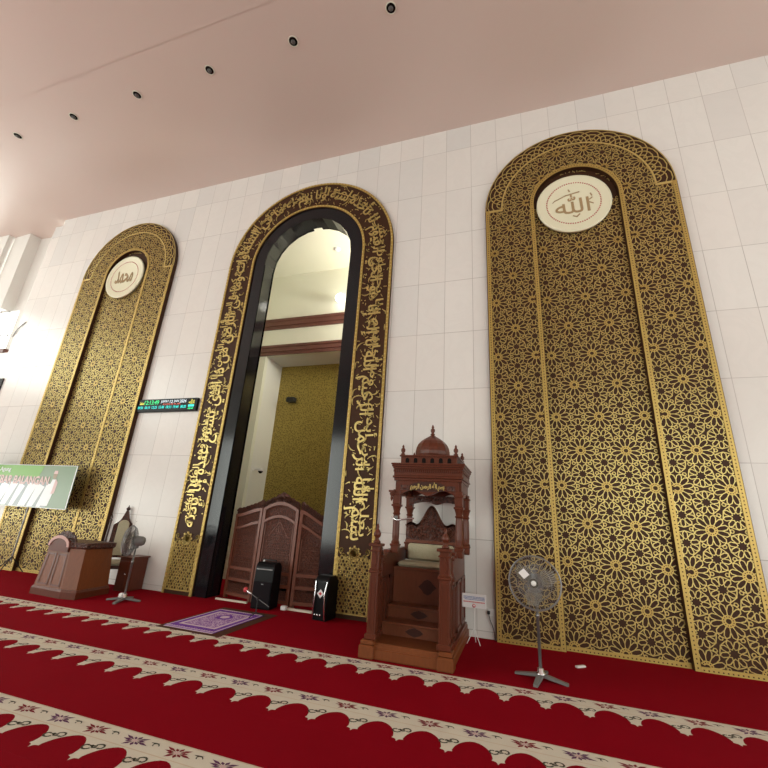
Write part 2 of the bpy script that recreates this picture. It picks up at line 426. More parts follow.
# ------------------------------------------------------------------ room behind the mihrab arch
Y1, Y2, NX0, NX1, NZ = 2.0, 2.87, -4.85, -.55, 5.74
RX0, RX1, RZ = -6.0, .8, 8.32
mb = MB().box(RX0, NX0, Y1, Y1+.12, 0, RZ).box(NX1, RX1, Y1, Y1+.12, 0, RZ).box(NX0, NX1, Y1, Y1+.12, NZ, RZ)
struct(mb.build('wall_mihrab_back', 'cream_wall'))
struct(MB().box(RX0-.1, RX0, .3, Y1+.12, 0, RZ).box(RX1, RX1+.1, .3, Y1+.12, 0, RZ).build('wall_mihrab_side', 'cream_wall'))
struct(MB().box(RX0-.1, RX1+.1, .3, Y1+.12, RZ, RZ+.1).build('ceiling_mihrab', 'cream_wall'))
struct(MB().box(NX0-.1, NX0, Y1+.12, Y2, 0, NZ).box(NX1, NX1+.1, Y1+.12, Y2, 0, NZ).build('wall_niche_side', 'white'))
struct(MB().box(NX0-.1, NX1+.1, Y1+.12, Y2, NZ, NZ+.1).build('ceiling_niche', 'white'))
struct(MB().box(NX0-.1, NX1+.1, Y2, Y2+.1, 0, NZ+.1).build('wall_niche_back', 'goldwall'))
def moulding(z0, z1, n):
    mb = MB(); h = z1-z0
    mb.prism([(Y1,z0),(Y1-.03,z0),(Y1-.03,z0+h*.3),(Y1-.06,z0+h*.35),(Y1-.06,z0+h*.7),(Y1-.09,z0+h*.8),(Y1-.09,z1),(Y1,z1)], RX0, RX1, 'x')
    struct(mb.build('trim_%d' % n, 'mould'))
moulding(6.54, 6.84, 4); moulding(5.74, 6.02, 5)
lr = root('wall_lamp', (-2.62, Y1, 7.2), 'glowing white globe lamp on the cream wall seen through the arch', 'lamp')
MB().lathe([(.06,-.01),(.06,-.05),(.03,-.07),(.03,-.12)], axis='y').build('bracket', 'whitep', lr)
MB().lathe([(.01,-.10),(.07,-.12),(.115,-.17),(.13,-.23),(.115,-.29),(.07,-.34),(.01,-.36)], axis='y').build('globe', 'lamp', lr)
sp = root('spotlight', (-4.32, Y2, 4.66), 'small black spotlight fixed on the gold patterned niche wall', 'spotlight')
MB().bbox(-.13,.13,-.2,-.03,-.07,.07,.02).build('housing', 'blackm', sp); MB().box(-.03,.03,-.03,0,-.03,.03).build('bracket', 'greyp', sp)
cc = root('security_camera', (NX0, 2.25, 2.6), 'small dome security camera on the white niche side wall', 'camera')
MB().tube([(0,0,.03),(.18,0,.03)], .02).box(0,.02,-.05,.05,-.02,.08).build('arm', 'whitep', cc)
MB().lathe([(.05,.05),(.075,.02),(.07,-.02)], (.22,0,0)).build('housing', 'whitep', cc)
MB().lathe([(.065,-.02),(.055,-.05),(.02,-.08)], (.22,0,0)).build('lens_dome', 'black', cc)
dt = tag(MB().lathe([(.09,0),(.09,-.02),(.05,-.05),(.02,-.06)], (-2.55,1.15,RZ)).build('smoke_detector', 'whitep'), 'small round detector on the white ceiling seen inside the arch', 'detector')

# ------------------------------------------------------------------ star lattice relief
def degrees_(x): return x*180/pi
def lattice(inside, cx, z0, a, y0, y1, xr, zr, w, ringmb):
    mb = MB(); H = a*sqrt(3)/2
    def s(p, q, ww=w):
        n = 2
        for i in range(n):
            u0, u1 = i/n, (i+1)/n
            A = (p[0]+(q[0]-p[0])*u0, p[1]+(q[1]-p[1])*u0); B = (p[0]+(q[0]-p[0])*u1, p[1]+(q[1]-p[1])*u1)
            if inside((A[0]+B[0])/2, (A[1]+B[1])/2): mb.seg(A, B, ww, y0, y1)
    def pol(c, r, t): return (c[0]+r*a*cos(t), c[1]+r*a*sin(t))
    def rosette(c, n, off, rin, rs, rsh, hw, rt, rv):
        if not (xr[0]-.3 < c[0] < xr[1]+.3 and zr[0]-.3 < c[1] < zr[1]+.3): return
        st = 2*pi/n
        for k in range(n):
            far = [(round(degrees_(off+st*q)) % 60) == 0 if n == 12 else abs(sin(1.5*(off+st*q)+(pi/4 if off < 0 else -pi/4))) < 2 for q in (k, k+1)]
            al = off + st*(k+.5); th0 = off+st*k; th1 = th0+st
            S0, S1 = pol(c, rs, th0), pol(c, rs, th1); T = pol(c, rt, al); I = pol(c, rin, al)
            def sh(sg):
                p = pol(c, rsh, al); return (p[0]-sg*hw*a*sin(al), p[1]+sg*hw*a*cos(al))
            A, B = sh(-1), sh(1)
            if n == 12: s(pol(c, rin, th0), S0, w*.9)
            else: s(I, S0, w*.8); s(S1, I, w*.8)
            s(S0, A); s(A, T); s(T, B); s(B, S1)
            if n == 12:
                s(T, pol(c, .356, al))
                if far[0]: s(T, pol(c, rv, th0))
                if far[1]: s(T, pol(c, rv, th1))
            else:
                if k % 3 != 0: s(T, pol(c, rv, th0))
                if (k+1) % 3 != 0: s(T, pol(c, rv, th1))
        return True
    i0 = int((xr[0]-cx)/a)-2; i1 = int((xr[1]-cx)/a)+2; j1 = int((zr[1]-z0)/H)+3
    for j in range(-2, j1):
        for i in range(i0, i1+1):
            c = (cx + (i + (.5 if j % 2 else 0))*a, z0 + j*H)
            if rosette(c, 12, 0, .12, .200, .285, .046, .328, .337):
                for (r0, r1) in ((.048,.120),):
                    for k in range(12):
                        t0, t1 = 2*pi*k/12, 2*pi*(k+1)/12
                        q = [pol(c,r0,t0), pol(c,r1,t0), pol(c,r1,t1), pol(c,r0,t1)]
                        if all(inside(*p) for p in q):
                            ringmb.add([(p[0], y0-.001, p[1]) for p in q], [(0,1,2,3)], 0)
                            d = pol(c, .084, (t0+t1)/2); e = .010*a
                            ringmb.add([(d[0]-e,y0-.002,d[1]-e),(d[0]+e,y0-.002,d[1]-e),(d[0]+e,y0-.002,d[1]+e),(d[0]-e,y0-.002,d[1]+e)], [(0,1,2,3)], 1)
                for k in range(6):
                    t = pi/3*k
                    def L(u, v): return (c[0]+a*(u*cos(t)-v*sin(t)), c[1]+a*(u*sin(t)+v*cos(t)))
                    s(L(.337,0), L(.352,.034)); s(L(.352,.034), L(.384,.034)); s(L(.384,.034), L(.402,0))
                    s(L(.337,0), L(.352,-.034)); s(L(.352,-.034), L(.384,-.034)); s(L(.384,-.034), L(.402,0))
            for sg in (1, -1):
                c9 = (c[0], c[1] + sg*a/sqrt(3)); rosette(c9, 9, (-pi/2 if sg > 0 else pi/2), .078, .120, .205, .043, .252, .240)
    return mb

QY = .987
def q_(x, z): return (CAM.x+(x-CAM.x)*QY, CAM.z+(z-CAM.z)*QY)
def make_panel():
    HW, IH, ZS = 1.663, .735, 7.59; a = .635*QY; YF, YR = -.09, -.012
    r = root('arched_gold_panel', (0,0,0), 'tall arched gold star-lattice wall panel with cream disc, right of the wooden pulpit', 'wall panel', group='arched gold lattice panels')
    o, i = arch_d(0, HW, 0, ZS), arch_d(0, IH, 0, ZS)
    MB().ribbon(o, i, YF, 0.).prism(arch(0, IH, 0, ZS), YR, 0.).build('backing', 'brown', r)
    b = .066; ZB0 = .0
    def band(hw_out, hw_in, zb=0.): return MB().ribbon(arch_d(0, hw_out, zb, ZS), arch_d(0, hw_in, zb, ZS), YF-.014, YF-.0005)
    def dots(mb, pts, y):
        for x, z in pts:
            e = .008; mb.add([(x-e,y,z-e),(x+e,y,z-e),(x+e,y,z+e),(x-e,y,z+e)], [(0,1,2,3)], 1)
    def archdots(R): 
        P = [(s*R, .05+k*.05) for s in (-1,1) for k in range(int((ZS-.05)/.05))]
        n = int(pi*R/.05); return P + [(R*cos(pi*k/n), ZS+R*sin(pi*k/n)) for k in range(n+1)]
    # outer border, thin around the arch, with foot band
    m = MB().box(-HW+.012, -HW+.012+b, YF-.014, YF-.0005, 0, ZS+.02).box(HW-.012-b, HW-.012, YF-.014, YF-.0005, 0, ZS+.02); m.box(-HW+.079, -IH-.075, YF-.014, YF-.0005, 0, .07); m.box(IH+.075, HW-.079, YF-.014, YF-.0005, 0, .07)
    dots(m, [p for p in archdots(HW-.045) if p[1] < ZS], YF-.016); dots(m, [(sg*(IH+.1+.05*k), .035) for sg in (-1,1) for k in range(16)], YF-.016)
    m.build('outer_border', ['goldband','brown'], r)
    m = band(IH+b+.006, IH+.006); dots(m, archdots(IH+.038), YF-.016); m.build('inner_border', ['goldband','brown'], r)
    m = MB().box(-IH+.002, IH-.002, YR-.014, YR, 0, .07); dots(m, [(-IH+.05+.05*k, .035) for k in range(28)], YR-.016); m.build('foot_band', ['goldband','brown'], r)
    # crescent at the top
    RI = HW-.34
    n = 48; A = [(-(RI+.03)*cos(pi*k/n), ZS+(RI+.03)*sin(pi*k/n)) for k in range(n+1)]; B = [(-RI*cos(pi*k/n), ZS+RI*sin(pi*k/n)) for k in range(n+1)]
    m = MB().ribbon(A, B, YF-.012, YF-.0005)
    for sg in (-1, 1): m.box(sg*RI, sg*(HW-.078), YF-.012, YF-.0005, ZS-.03, ZS+.02)
    R0, R1 = RI+.03, HW-.012
    A = [(-(HW-.006)*cos(pi*k/n), ZS+(HW-.006)*sin(pi*k/n)) for k in range(n+1)]; B = [(-(HW-.02)*cos(pi*k/n), ZS+(HW-.02)*sin(pi*k/n)) for k in range(n+1)]
    m.ribbon(A, B, YF-.012, YF-.0005)
    nn = 16
    for k in range(nn):
        t0 = pi*(k+.5)/nn; c = ((R0+.0)*cos(t0), ZS+(R0+.0)*sin(t0))
        for rr, ww in ((.085,.013),(.18,.013),(.265,.012)):
            pts = [(c[0]+rr*cos(u*pi/7+t0-pi/2), c[1]+rr*sin(u*pi/7+t0-pi/2)) for u in range(8)]
            for p, q in zip(pts[:-1], pts[1:]):
                mm = ((p[0]+q[0])/2, (p[1]+q[1])/2); d = hypot(mm[0], mm[1]-ZS)
                if d < R1 and mm[1] > ZS: m.seg(p, q, ww, YF-.012, YF)
    m.build('arch_crescent', 'gold', r, label='gold interlaced scallops')
    # lattices
    z0 = q_(0,.6)[1]; SX = 1.19
    ring = MB()
    def inL(x, z):
        ax = abs(x)
        if z < .07: return False
        if z < ZS: return IH+.075 < ax < HW-.08
        d = hypot(x, z-ZS); return IH+.075 < d < RI+.01
    ms = []
    Lm = lattice(lambda x, z: x < 0 and inL(x, z), -SX, z0, a, YF-.007, YF, (-HW, 0), (0, ZS+RI), .0095, ring)
    Rm = lattice(lambda x, z: x >= 0 and inL(x, z), SX, z0, a, YF-.007, YF, (0, HW), (0, ZS+RI), .0095, ring)
    Lm.build('side_lattice', 'gold', r); Rm.build('side_lattice', 'gold', r)
    def inC(x, z):
        if z < .07: return False
        if z < ZS-.05: return abs(x) < IH-.005
        if hypot(x+.03, z-7.49) < .80: return False
        return hypot(x, z-ZS) < IH-.005
    Cm = lattice(inC, a/2, z0, a, YR-.007, YR, (-IH, IH), (0, ZS+IH), .0095, ring)
    Cm.build('centre_lattice', 'gold', r)
    ring.build('rosette_centre', ['goldband','brown'], r)
    # disc
    zc = 7.49; R = .655
    m = MB().lathe([(R-.02,-.012),(R-.02,-.05),(R,-.055),(R,-.085),(R-.03,-.092),(R-.04,-.086),(.01,-.086)], (-.035,0,zc), n=64, axis='y')
    d = m.build('medallion', 'cream', r)
    m = MB()
    for k in range(72):
        t = 2*pi*k/72; x, z = -.035+.47*cos(t), zc+.47*sin(t); m.lathe([(.014,-.086),(.014,-.089)], (x,0,z), n=6, axis='y')
    m.build('dotted_ring', 'reddot', d)['kind'] = 'stuff'
    m = MB(); text_at(m, '\ufdf2', -.06, zc-.24, -.088, .46, width=.60, center=True, ext=.004, bold=.006)
    for p, q, w_ in (((-.36,zc+.10),(-.16,zc+.19),.018),((-.16,zc+.19),(.08,zc+.235),.022),((-.40,zc+.06),(-.36,zc+.10),.012),((.27,zc+.16),(.29,zc+.10),.02),((.29,zc+.06),(.24,zc+.02),.02),((.24,zc-.04),(.30,zc-.08),.02),((-.06,zc-.30),(.0,zc-.33),.022),((.0,zc-.33),(.05,zc-.28),.022),((-.10,zc+.32),(-.08,zc+.27),.02)): m.seg(p, q, w_, -.091, -.088)
    m.build('lettering', 'tan', d)
    return r
cx0 = q_(3.04, 0)[0]
panelR = make_panel(); panelR.location = (cx0, 0, 0)
panelL = copy_tree(panelR); panelL.location = (q_(-8.42,0)[0], 0, 0)
panelL['label'] = 'tall arched gold star-lattice wall panel with cream disc, behind the lectern and green banner'
# the two medallions differ: the left one reads Muhammad
for ch in panelL.children:
    if ch.name.startswith('medallion'):
        for g in ch.children:
            if g.name.startswith('lettering'):
                m = MB(); text_at(m, shape('محمد'), -.035, 7.49-.2, -.088, .40, width=.62, center=True, ext=.004, bold=.012)
                g2 = m.build('lettering', 'tan', ch); bpy.data.objects.remove(g)
                break

# ------------------------------------------------------------------ mihrab arch: calligraphy band and granite frame
mr = root('mihrab_arch', (AX, 0, 0), 'large arched doorway surround with gold calligraphy band and black granite inner frame', 'arch')
BO, BI, GO, GI = 2.12, 1.405, 1.405, 1.115; YC = -.055
MB().ribbon(arch_d(0, BO, 0, AZ, 48), arch_d(0, BI, 0, AZ, 48), YC, 0.).build('calligraphy_backing', 'brown', mr)
def gband(ro, ri, y, mt='goldband'):
    m = MB().ribbon(arch_d(0, ro, 0, AZ, 48), arch_d(0, ri, 0, AZ, 48), y-.014, y-.0005)
    R = (ro+ri)/2; P = [(s*R, .05+k*.085) for s in (-1,1) for k in range(int((AZ-.05)/.085)+1)]; n = int(pi*R/.085)
    P += [(R*cos(pi*k/n), AZ+R*sin(pi*k/n)) for k in range(1, n)]
    for x, z in P: m.lathe([(.02,-.012),(.014,-.024),(.004,-.028)], (x, y, z), n=6, axis='y', m=1)
    return m
gband(BO-.005, BO-.055, YC).build('outer_gold_edge', ['goldband','gold'], mr)
gband(BI+.06, BI+.005, YC).build('inner_gold_edge', ['goldband','gold'], mr)
# running calligraphy, mapped along the band (right foot, over the top, to the left foot)
ZT0 = 1.18
PATH = (AZ-ZT0) + pi*(BO+BI)/2 + (AZ-ZT0)
def along(s_, off):
    Rm = (BO+BI)/2; st = AZ-ZT0
    if s_ < st: return (Rm+off, ZT0+s_)
    s2 = s_-st
    if s2 < pi*Rm:
        t = s2/Rm; return ((Rm+off)*cos(t), AZ+(Rm+off)*sin(t))
    return (-(Rm+off), AZ-(s2-pi*Rm))
AYAT = 'بسم الله الرحمن الرحيم الله لا إله إلا هو الحي القيوم لا تأخذه سنة ولا نوم له ما في السماوات وما في الأرض من ذا الذي يشفع عنده إلا بإذنه يعلم ما بين أيديهم وما خلفهم ولا يحيطون بشيء من علمه إلا بما شاء وسع كرسيه السماوات والأرض ولا يؤوده حفظهما وهو العلي العظيم'
def run_text(mb, txt, off0, hgt, s0, s1, bold=.0):
    V, F = text_mesh(txt, 1., .0, bold)
    x0 = min(v[0] for v in V); x1 = max(v[0] for v in V)
    zs = sorted(v[1] for v in V); z0, z1 = zs[0], zs[-1]
    out = []
    for v in V:
        u = (x1-v[0])/(x1-x0); s_ = s0 + u*(s1-s0); h = off0 + ((v[1]-z0)/(z1-z0))*hgt
        p = along(s_, h); out.append((p[0], YC-.016, p[1]))
    mb.add(out, F)
    # give the letters thickness
    ed = {}
    for f in F:
        for i in range(len(f)):
            e = (f[i], f[(i+1) % len(f)]); ed[e] = 1
    k = len(mb.v)
    vs = []; fs = []
    for (a_, b_) in ed:
        if (b_, a_) not in ed:
            j = len(vs); A, B = out[a_], out[b_]
            vs += [A, B, (B[0],YC,B[2]), (A[0],YC,A[2])]; fs.append((j,j+1,j+2,j+3))
    mb.add(vs, fs)
m = MB(); words = AYAT.split(' ')
mid = PATH/2
run_text(m, shape(' '.join(words[:15])), -.26, .54, .03, mid-.05, .010); run_text(m, shape(' '.join(words[15:30])), -.26, .54, mid+.05, PATH-.03, .010)
run_text(m, shape(' '.join(words[30:42])), -.05, .32, .1, mid-.15, .006); run_text(m, shape(' '.join(words[38:])), -.05, .32, mid+.15, PATH-.1, .006)
for k in range(700):
    s_ = random.uniform(.05, PATH-.2); of = random.uniform(-.27,.28); p = along(s_, of); t = random.choice((0,1,1,2,3)); e = .013
    if t == 0: m.add([(p[0]-e*1.3,YC-.014,p[1]),(p[0],YC-.014,p[1]-e*1.3),(p[0]+e*1.3,YC-.014,p[1]),(p[0],YC-.014,p[1]+e*1.3)], [(0,1,2,3)])
    elif t == 3:
        a0 = random.uniform(0, 6.28); rr = random.uniform(.06,.16)
        pts = [(s_+rr*cos(a0+i*.32), max(-.28, min(.28, of+rr*sin(a0+i*.32)))) for i in range(6)]
        pts = [along(max(.02, min(PATH-.02, u)), v) for u, v in pts]
        for i, (a_, b_) in enumerate(zip(pts[:-1], pts[1:])): m.seg(a_, b_, .007+.006*min(i, 4-i), YC-.014, YC)
    else:
        q = along(min(s_+random.uniform(.0,.07), PATH-.04), max(-.28, min(.28, of+random.uniform(-.07,.07)))); m.seg(p, q, .010, YC-.015, YC)
m.build('calligraphy', 'gold', mr, label='raised gold Arabic script')
# arabesque at both feet
def arabesque(mb, cx):
    def spiral(x, z, r, a0, turns, sg):
        pts = [(x + r*(1-.8*k/14)*cos(a0+sg*turns*2*pi*k/14), z + r*(1-.8*k/14)*sin(a0+sg*turns*2*pi*k/14)) for k in range(15)]
        jy = YC-.014-random.random()*.006
        for p, q in zip(pts[:-1], pts[1:]): mb.seg(p, q, .017, jy, YC)
    def ringat(x, z, r_, w, n=10):
        jy = YC-.013-random.random()*.006
        pts = [(x+r_*cos(2*pi*k/n), z+r_*sin(2*pi*k/n)) for k in range(n+1)]
        for p, q in zip(pts[:-1], pts[1:]): mb.seg(p, q, w, jy, YC)
    for row in range(16):
        z = .125 + row*.053
        for k in range(-4, 5):
            x = k*.062 + (.031 if row % 2 else 0)
            if abs(x) < .27: ringat(cx+x, z, .033 if (row+k) % 3 else .026, .0125)
            if abs(x) < .27 and (row*2+k) % 3 == 0: mb.add([(cx+x-.016,YC-.02,z),(cx+x,YC-.02,z-.016),(cx+x+.016,YC-.02,z),(cx+x,YC-.02,z+.016)], [(0,1,2,3)])
    def ring(r, z, w=.022):
        pts = [(cx+r*cos(2*pi*k/20), z+r*sin(2*pi*k/20)) for k in range(21)]
        for p, q in zip(pts[:-1], pts[1:]): mb.seg(p, q, w, YC-.018, YC)
    ring(.085, 1.0); ring(.045, 1.0); ring(.018, 1.0)
    for k in range(8):
        t = 2*pi*k/8; ringc = (cx+.115*cos(t), 1.0+.115*sin(t)); mb.seg((cx+.09*cos(t),1.0+.09*sin(t)), ringc, .03, YC-.018, YC)
    for sg in (-1, 1):
        pts = [(cx+sg*(.13+.13*k/10), 0.90 + .08*sin(k/10*pi*1.0)*1.0) for k in range(11)]
        for p, q in zip(pts[:-1], pts[1:]): mb.seg(p, q, .022, YC-.016, YC)
        spiral(cx+sg*.235, 1.04, .05, -pi/2, 1., sg)
        mb.seg((cx+sg*.285,.09),(cx+sg*.285,.93), .014, YC-.014, YC)
    mb.seg((cx-.285,.09),(cx+.285,.09), .02, YC-.014, YC)
for sg in (-1, 1):
    m = MB(); arabesque(m, sg*(BO+BI)/2); m.build('arabesque_foot', 'leaf', mr, label='gold arabesque scrollwork')
# granite: flat ring and faceted reveal
nf = 12
MB().ribbon(arch_d(0, GO, 0, AZ, nf*3), arch_d(0, GI, 0, AZ, nf*3), -.03, .0).build('granite_face', 'granite', mr)
MB().ribbon(arch(0, GI, 0, AZ, nf), arch(0, GI+.06, 0, AZ, nf), -.028, .37).ribbon(arch(0, GI, 0, AZ, nf), arch(0, RO-.002, 0, AZ, nf), .31, .37).build('granite_reveal', 'granite', mr)

# ------------------------------------------------------------------ carpets
PX = .371; TX = .42; PER = 1.14
def carpet_row(y_front, y_back, label):
    r = root('prayer_carpet', (0, 0, 0), label, 'carpet', group='red prayer carpet rows')
    X0, X1 = -19.9, 15.9
    MB().box(X0, X1, y_front, y_back, .0005, .012).build('red_pile', 'red', r)
    return r
def border(r, tip, top, z=.0125):
    k0, k1 = -38, 25
    m = MB(); tv = tip+.245
    prev = None
    xs0, xs1 = TX+PX*k0, TX+PX*k1
    m.add([(xs0,tv,z),(xs1,tv,z),(xs1,top,z),(xs0,top,z)], [(0,1,2,3)], 0)
    m.add([(xs0,top-.012,z+.0006),(xs1,top-.012,z+.0006),(xs1,top-.004,z+.0006),(xs0,top-.004,z+.0006)], [(0,1,2,3)], 1)
    m.add([(xs0,top-.185,z+.0006),(xs1,top-.185,z+.0006),(xs1,top-.177,z+.0006),(xs0,top-.177,z+.0006)], [(0,1,2,3)], 1)
    half = [(0,0),(.012,.028),(.020,.034),(.046,.040),(.040,.062),(.046,.095),(.056,.13),(.072,.163),(.094,.193),(.120,.218),(.150,.237),(PX/2,.2451)]
    for k in range(k0, k1):
        cx = TX+PX*k
        o = [(cx+a, tip+b, z) for a, b in half] + [(cx-a, tip+b, z) for a, b in half[::-1][:-1]]
        m.add(o, [list(range(len(o)))], 0)
        # S-scroll above each tooth
        def stroke(pts, w, mi):
            for p, q in zip(pts[:-1], pts[1:]):
                dx, dy = q[0]-p[0], q[1]-p[1]; L = hypot(dx, dy); nx, ny = -dy/L*w, dx/L*w
                m.add([(p[0]+nx,p[1]+ny,z+.001),(q[0]+nx,q[1]+ny,z+.001),(q[0]-nx,q[1]-ny,z+.001),(p[0]-nx,p[1]-ny,z+.001)], [(0,1,2,3)], mi)
        for sx in (-1, 1):
            stroke([(cx+sx*(.044+.040*(1-.07*i)*cos(2.9-i*.55)), tip+.175+sx*(.012+.040*(1-.07*i)*sin(2.9-i*.55))) for i in range(10)], .007, 4)
            stroke([(cx-.03*sx, tip+.175), (cx, tip+.172+.01*sx), (cx+.02*sx, tip+.19)], .007, 4)
        # flower and its leaves
        fc = (cx+.18, top-.095); mm = 2 if k % 2 else 3
        for a_ in range(11):
            t = 2*pi*a_/11+.3; L = (.075, .12, .095)[a_ % 3]; e = .014
            tipx, tipy = fc[0]+L*cos(t)*1.1, fc[1]+L*sin(t)*.62
            bx, by = fc[0]+.022*cos(t), fc[1]+.015*sin(t); nx, ny = -sin(t)*e, cos(t)*e*.8
            mx_, my_ = (tipx+bx)/2, (tipy+by)/2
            m.add([(bx,by,z+.001),(mx_+nx,my_+ny,z+.001),(tipx,tipy,z+.001),(mx_-nx,my_-ny,z+.001)], [(0,1,2,3)], mm)
        m.add([(fc[0]+.024*cos(u*pi/3), fc[1]+.018*sin(u*pi/3), z+.0015) for u in range(6)], [list(range(6))], 5)
        c = (fc[0]+.17, fc[1]+.01)
        stroke([(c[0]+.03*(1-.07*i)*cos(i*.6), c[1]+.026*(1-.07*i)*sin(i*.6)) for i in range(8)], .004, 4)
        m.add([(c[0]-.055,c[1]+.02,z+.001),(c[0]-.02,c[1]+.012,z+.001),(c[0]+.02,c[1]+.03,z+.001),(c[0]-.02,c[1]+.028,z+.001)], [(0,1,2,3)], 4)
    m.build('beige_border', ['beige','beige2','maroon','plum','olive','print_pink'], r, label='beige scalloped border with flowers')
tips = [-2.21, -3.35, -4.49, -5.63]; tops = [-1.77, -2.875, -4.05, -5.19]
r = carpet_row(-2.30, -.001, 'red carpet row against the tiled wall, beige scalloped border under the pulpit front'); border(r, tips[0], tops[0])
r = carpet_row(-3.44, -2.301, 'second red carpet row from the wall with beige scalloped flower border'); border(r, tips[1], tops[1])
r = carpet_row(-4.58, -3.441, 'red carpet row with beige border cut by the bottom left of the photo'); border(r, tips[2], tops[2])
r = carpet_row(-5.72, -4.581, 'plain red carpet at the very bottom, nearest row to the viewer'); border(r, tips[3], tops[3])
r = tag(MB().box(-19.9, 15.9, -15.9, -5.721, .0005, .012).build('hall_carpet', 'red'), 'red carpet covering the rest of the hall behind the viewer', 'carpet')
r = tag(MB().box(RX0+.01, RX1-.01, .001, Y1-.001, .0005, .012).box(NX0+.01, NX1-.01, Y1-.001, Y2-.001, .0005, .012).build('niche_carpet', 'red'), 'red carpet inside the mihrab behind the carved screen', 'carpet')

ZF = .0125
# ------------------------------------------------------------------ ceiling downlights
r0 = None
names = ['nearest the top edge of the photo, above the centre arch', 'second from the right in the ceiling row', 'third from the right in the ceiling row',
         'third from the left in the ceiling row', 'second from the left in the ceiling row', 'leftmost in the ceiling row']
for k in range(6):
    x = -.03 - 1.967*k
    if r0 is None:
        r0 = root('downlight', (x, -2.62, ZC), '', 'downlight', group='recessed ceiling downlights')
        MB().lathe([(.10,0),(.10,-.010),(.092,-.014),(.082,-.012),(.082,0)], n=20).build('trim_ring', 'cream_wall', r0)
        MB().lathe([(.084,-.002),(.08,-.006),(.01,-.006)], n=20).build('reflector', 'dark', r0)
        MB().lathe([(.03,-.006),(.045,-.02),(.03,-.045),(.005,-.05)], n=12).build('bulb', 'bulb', r0)
        o = r0
    else:
        o = copy_tree(r0); o.location = (x, -2.62, ZC)
    o['label'] = 'small unlit recessed ceiling downlight, ' + names[k]

# ------------------------------------------------------------------ prayer time display
r = root('prayer_time_display', (-5.77, 0, 3.60), 'black digital prayer time display with green and blue digits on the tiled wall', 'display')
MB().bbox(-.87,.85,-.07,0,0,.30,.008).build('casing', 'black', r)
yy = -.071; LM = ['led_g','led_w','led_b','led_t','led_y','led_r']
m = MB(); text_at(m, '12:13:49', -.66, .17, yy, .10, 0, width=.42); m.build('clock_digits', LM, r, label='glowing green clock digits')
for t, x_, w_ in (("JUM'AT",-.18,.22),('12',.08,.08),('JAN',.19,.14),('2024',.36,.18)):
    m = MB(); text_at(m, t, x_, .195, yy, .072, 1, width=w_); m.build('date_text', LM, r, label='glowing white date text')
m = MB(); text_at(m, 'DZUHUR', -.1, .155, yy, .03, 5, width=.5); m.build('red_caption', LM, r)
for k, t in enumerate(('04:56','06:14','12:25','15:48','18:31','19:44','00:20')):
    m = MB(); text_at(m, t, -.83+.207*k, .07, yy, .065, 3, width=.15); m.build('prayer_time_digits', LM, r)
m = MB(); text_at(m, '\ufdf2', .62, .165, yy, .11, 4, width=.15); m.build('yellow_emblem', LM, r)
m = MB(); text_at(m, shape('محمد'), .62, .04, yy, .05, 0, width=.15); m.box(.62,.78,yy-.002,yy,.095,.145,3); m.build('turquoise_emblem', LM, r)
m = MB(); text_at(m, shape('محمد'), -.80, .17, yy, .07, 4, width=.12); m.build('yellow_emblem', LM, r)

# ------------------------------------------------------------------ pulpit (minbar)
PXC = .42
r = root('wooden_pulpit', (PXC, 0, ZF), 'tall reddish carved wooden pulpit with steps, canopy and onion dome between arch and right panel', 'pulpit')
Y0 = -1.70
m = MB().bbox(-.55,.55,Y0,-.06,0,.11,.01)
m.prism([(Y0+.02,.11),(Y0+.05,.15),(Y0+.05,.165),(-.06,.165),(-.06,.11)], -.53, .53, 'x')
for sx in (-1,1): m.bbox(sx*.47-.095,sx*.47+.095,Y0-.035,Y0+.16,0,.14,.012); m.bbox(sx*.47-.08,sx*.47+.08,Y0-.02,Y0+.15,.14,.19,.012)
m.build('plinth', 'wood_light', r)
def post(x, y, zb, zt, w, fin=.0, mt='wood', nm='newel_post'):
    m = MB(); h = w/2; zm = zb+(zt-zb)*.68
    m.bbox(x-h,x+h,y-h,y+h,zb,zt,.012)
    m.bbox(x-h-.02,x+h+.02,y-h-.02,y+h+.02,zb,zb+.06,.01)
    for z, g, t in ((zm,.018,.03),(zm+.03,.01,.02),(zt-.10,.015,.02),(zt-.035,.03,.035)): m.bbox(x-h-g,x+h+g,y-h-g,y+h+g,z,z+t,.006)
    # sunk fillets on the shaft
    for sx in (-1,1):
        m.box(x+sx*h*.5-.006,x+sx*h*.5+.006,y-h-.006,y-h,zb+.1,zm-.04)
        m.box(x-h-.006,x-h,y+sx*h*.5-.006,y+sx*h*.5+.006,zb+.1,zm-.04); m.box(x+h,x+h+.006,y+sx*h*.5-.006,y+sx*h*.5+.006,zb+.1,zm-.04)
    m.prism([(x,zm+.07),(x+.03,zm+.12),(x+.02,zm+.2),(x,zm+.24),(x-.02,zm+.2),(x-.03,zm+.12)], y-h-.012, y-h, 'y')
    o = m.build(nm, mt, r)
    if fin:
        MB().lathe([(.045,0),(.05,.02),(.03,.04),(.022,.06),(.045,.09),(.05,.12),(.03,.16),(.015,.18),(.022,.20),(.008,.24)], (x,y,zt), n=12).build('finial', 'wood', o)
    return o
post(-.445, Y0+.08, .19, 1.27, .105, 1); post(.445, Y0+.10, .19, 1.27, .13, 1)
post(.465, -1.33, .16, 1.22, .085); post(-.465, -1.35, .16, 1.12, .07)
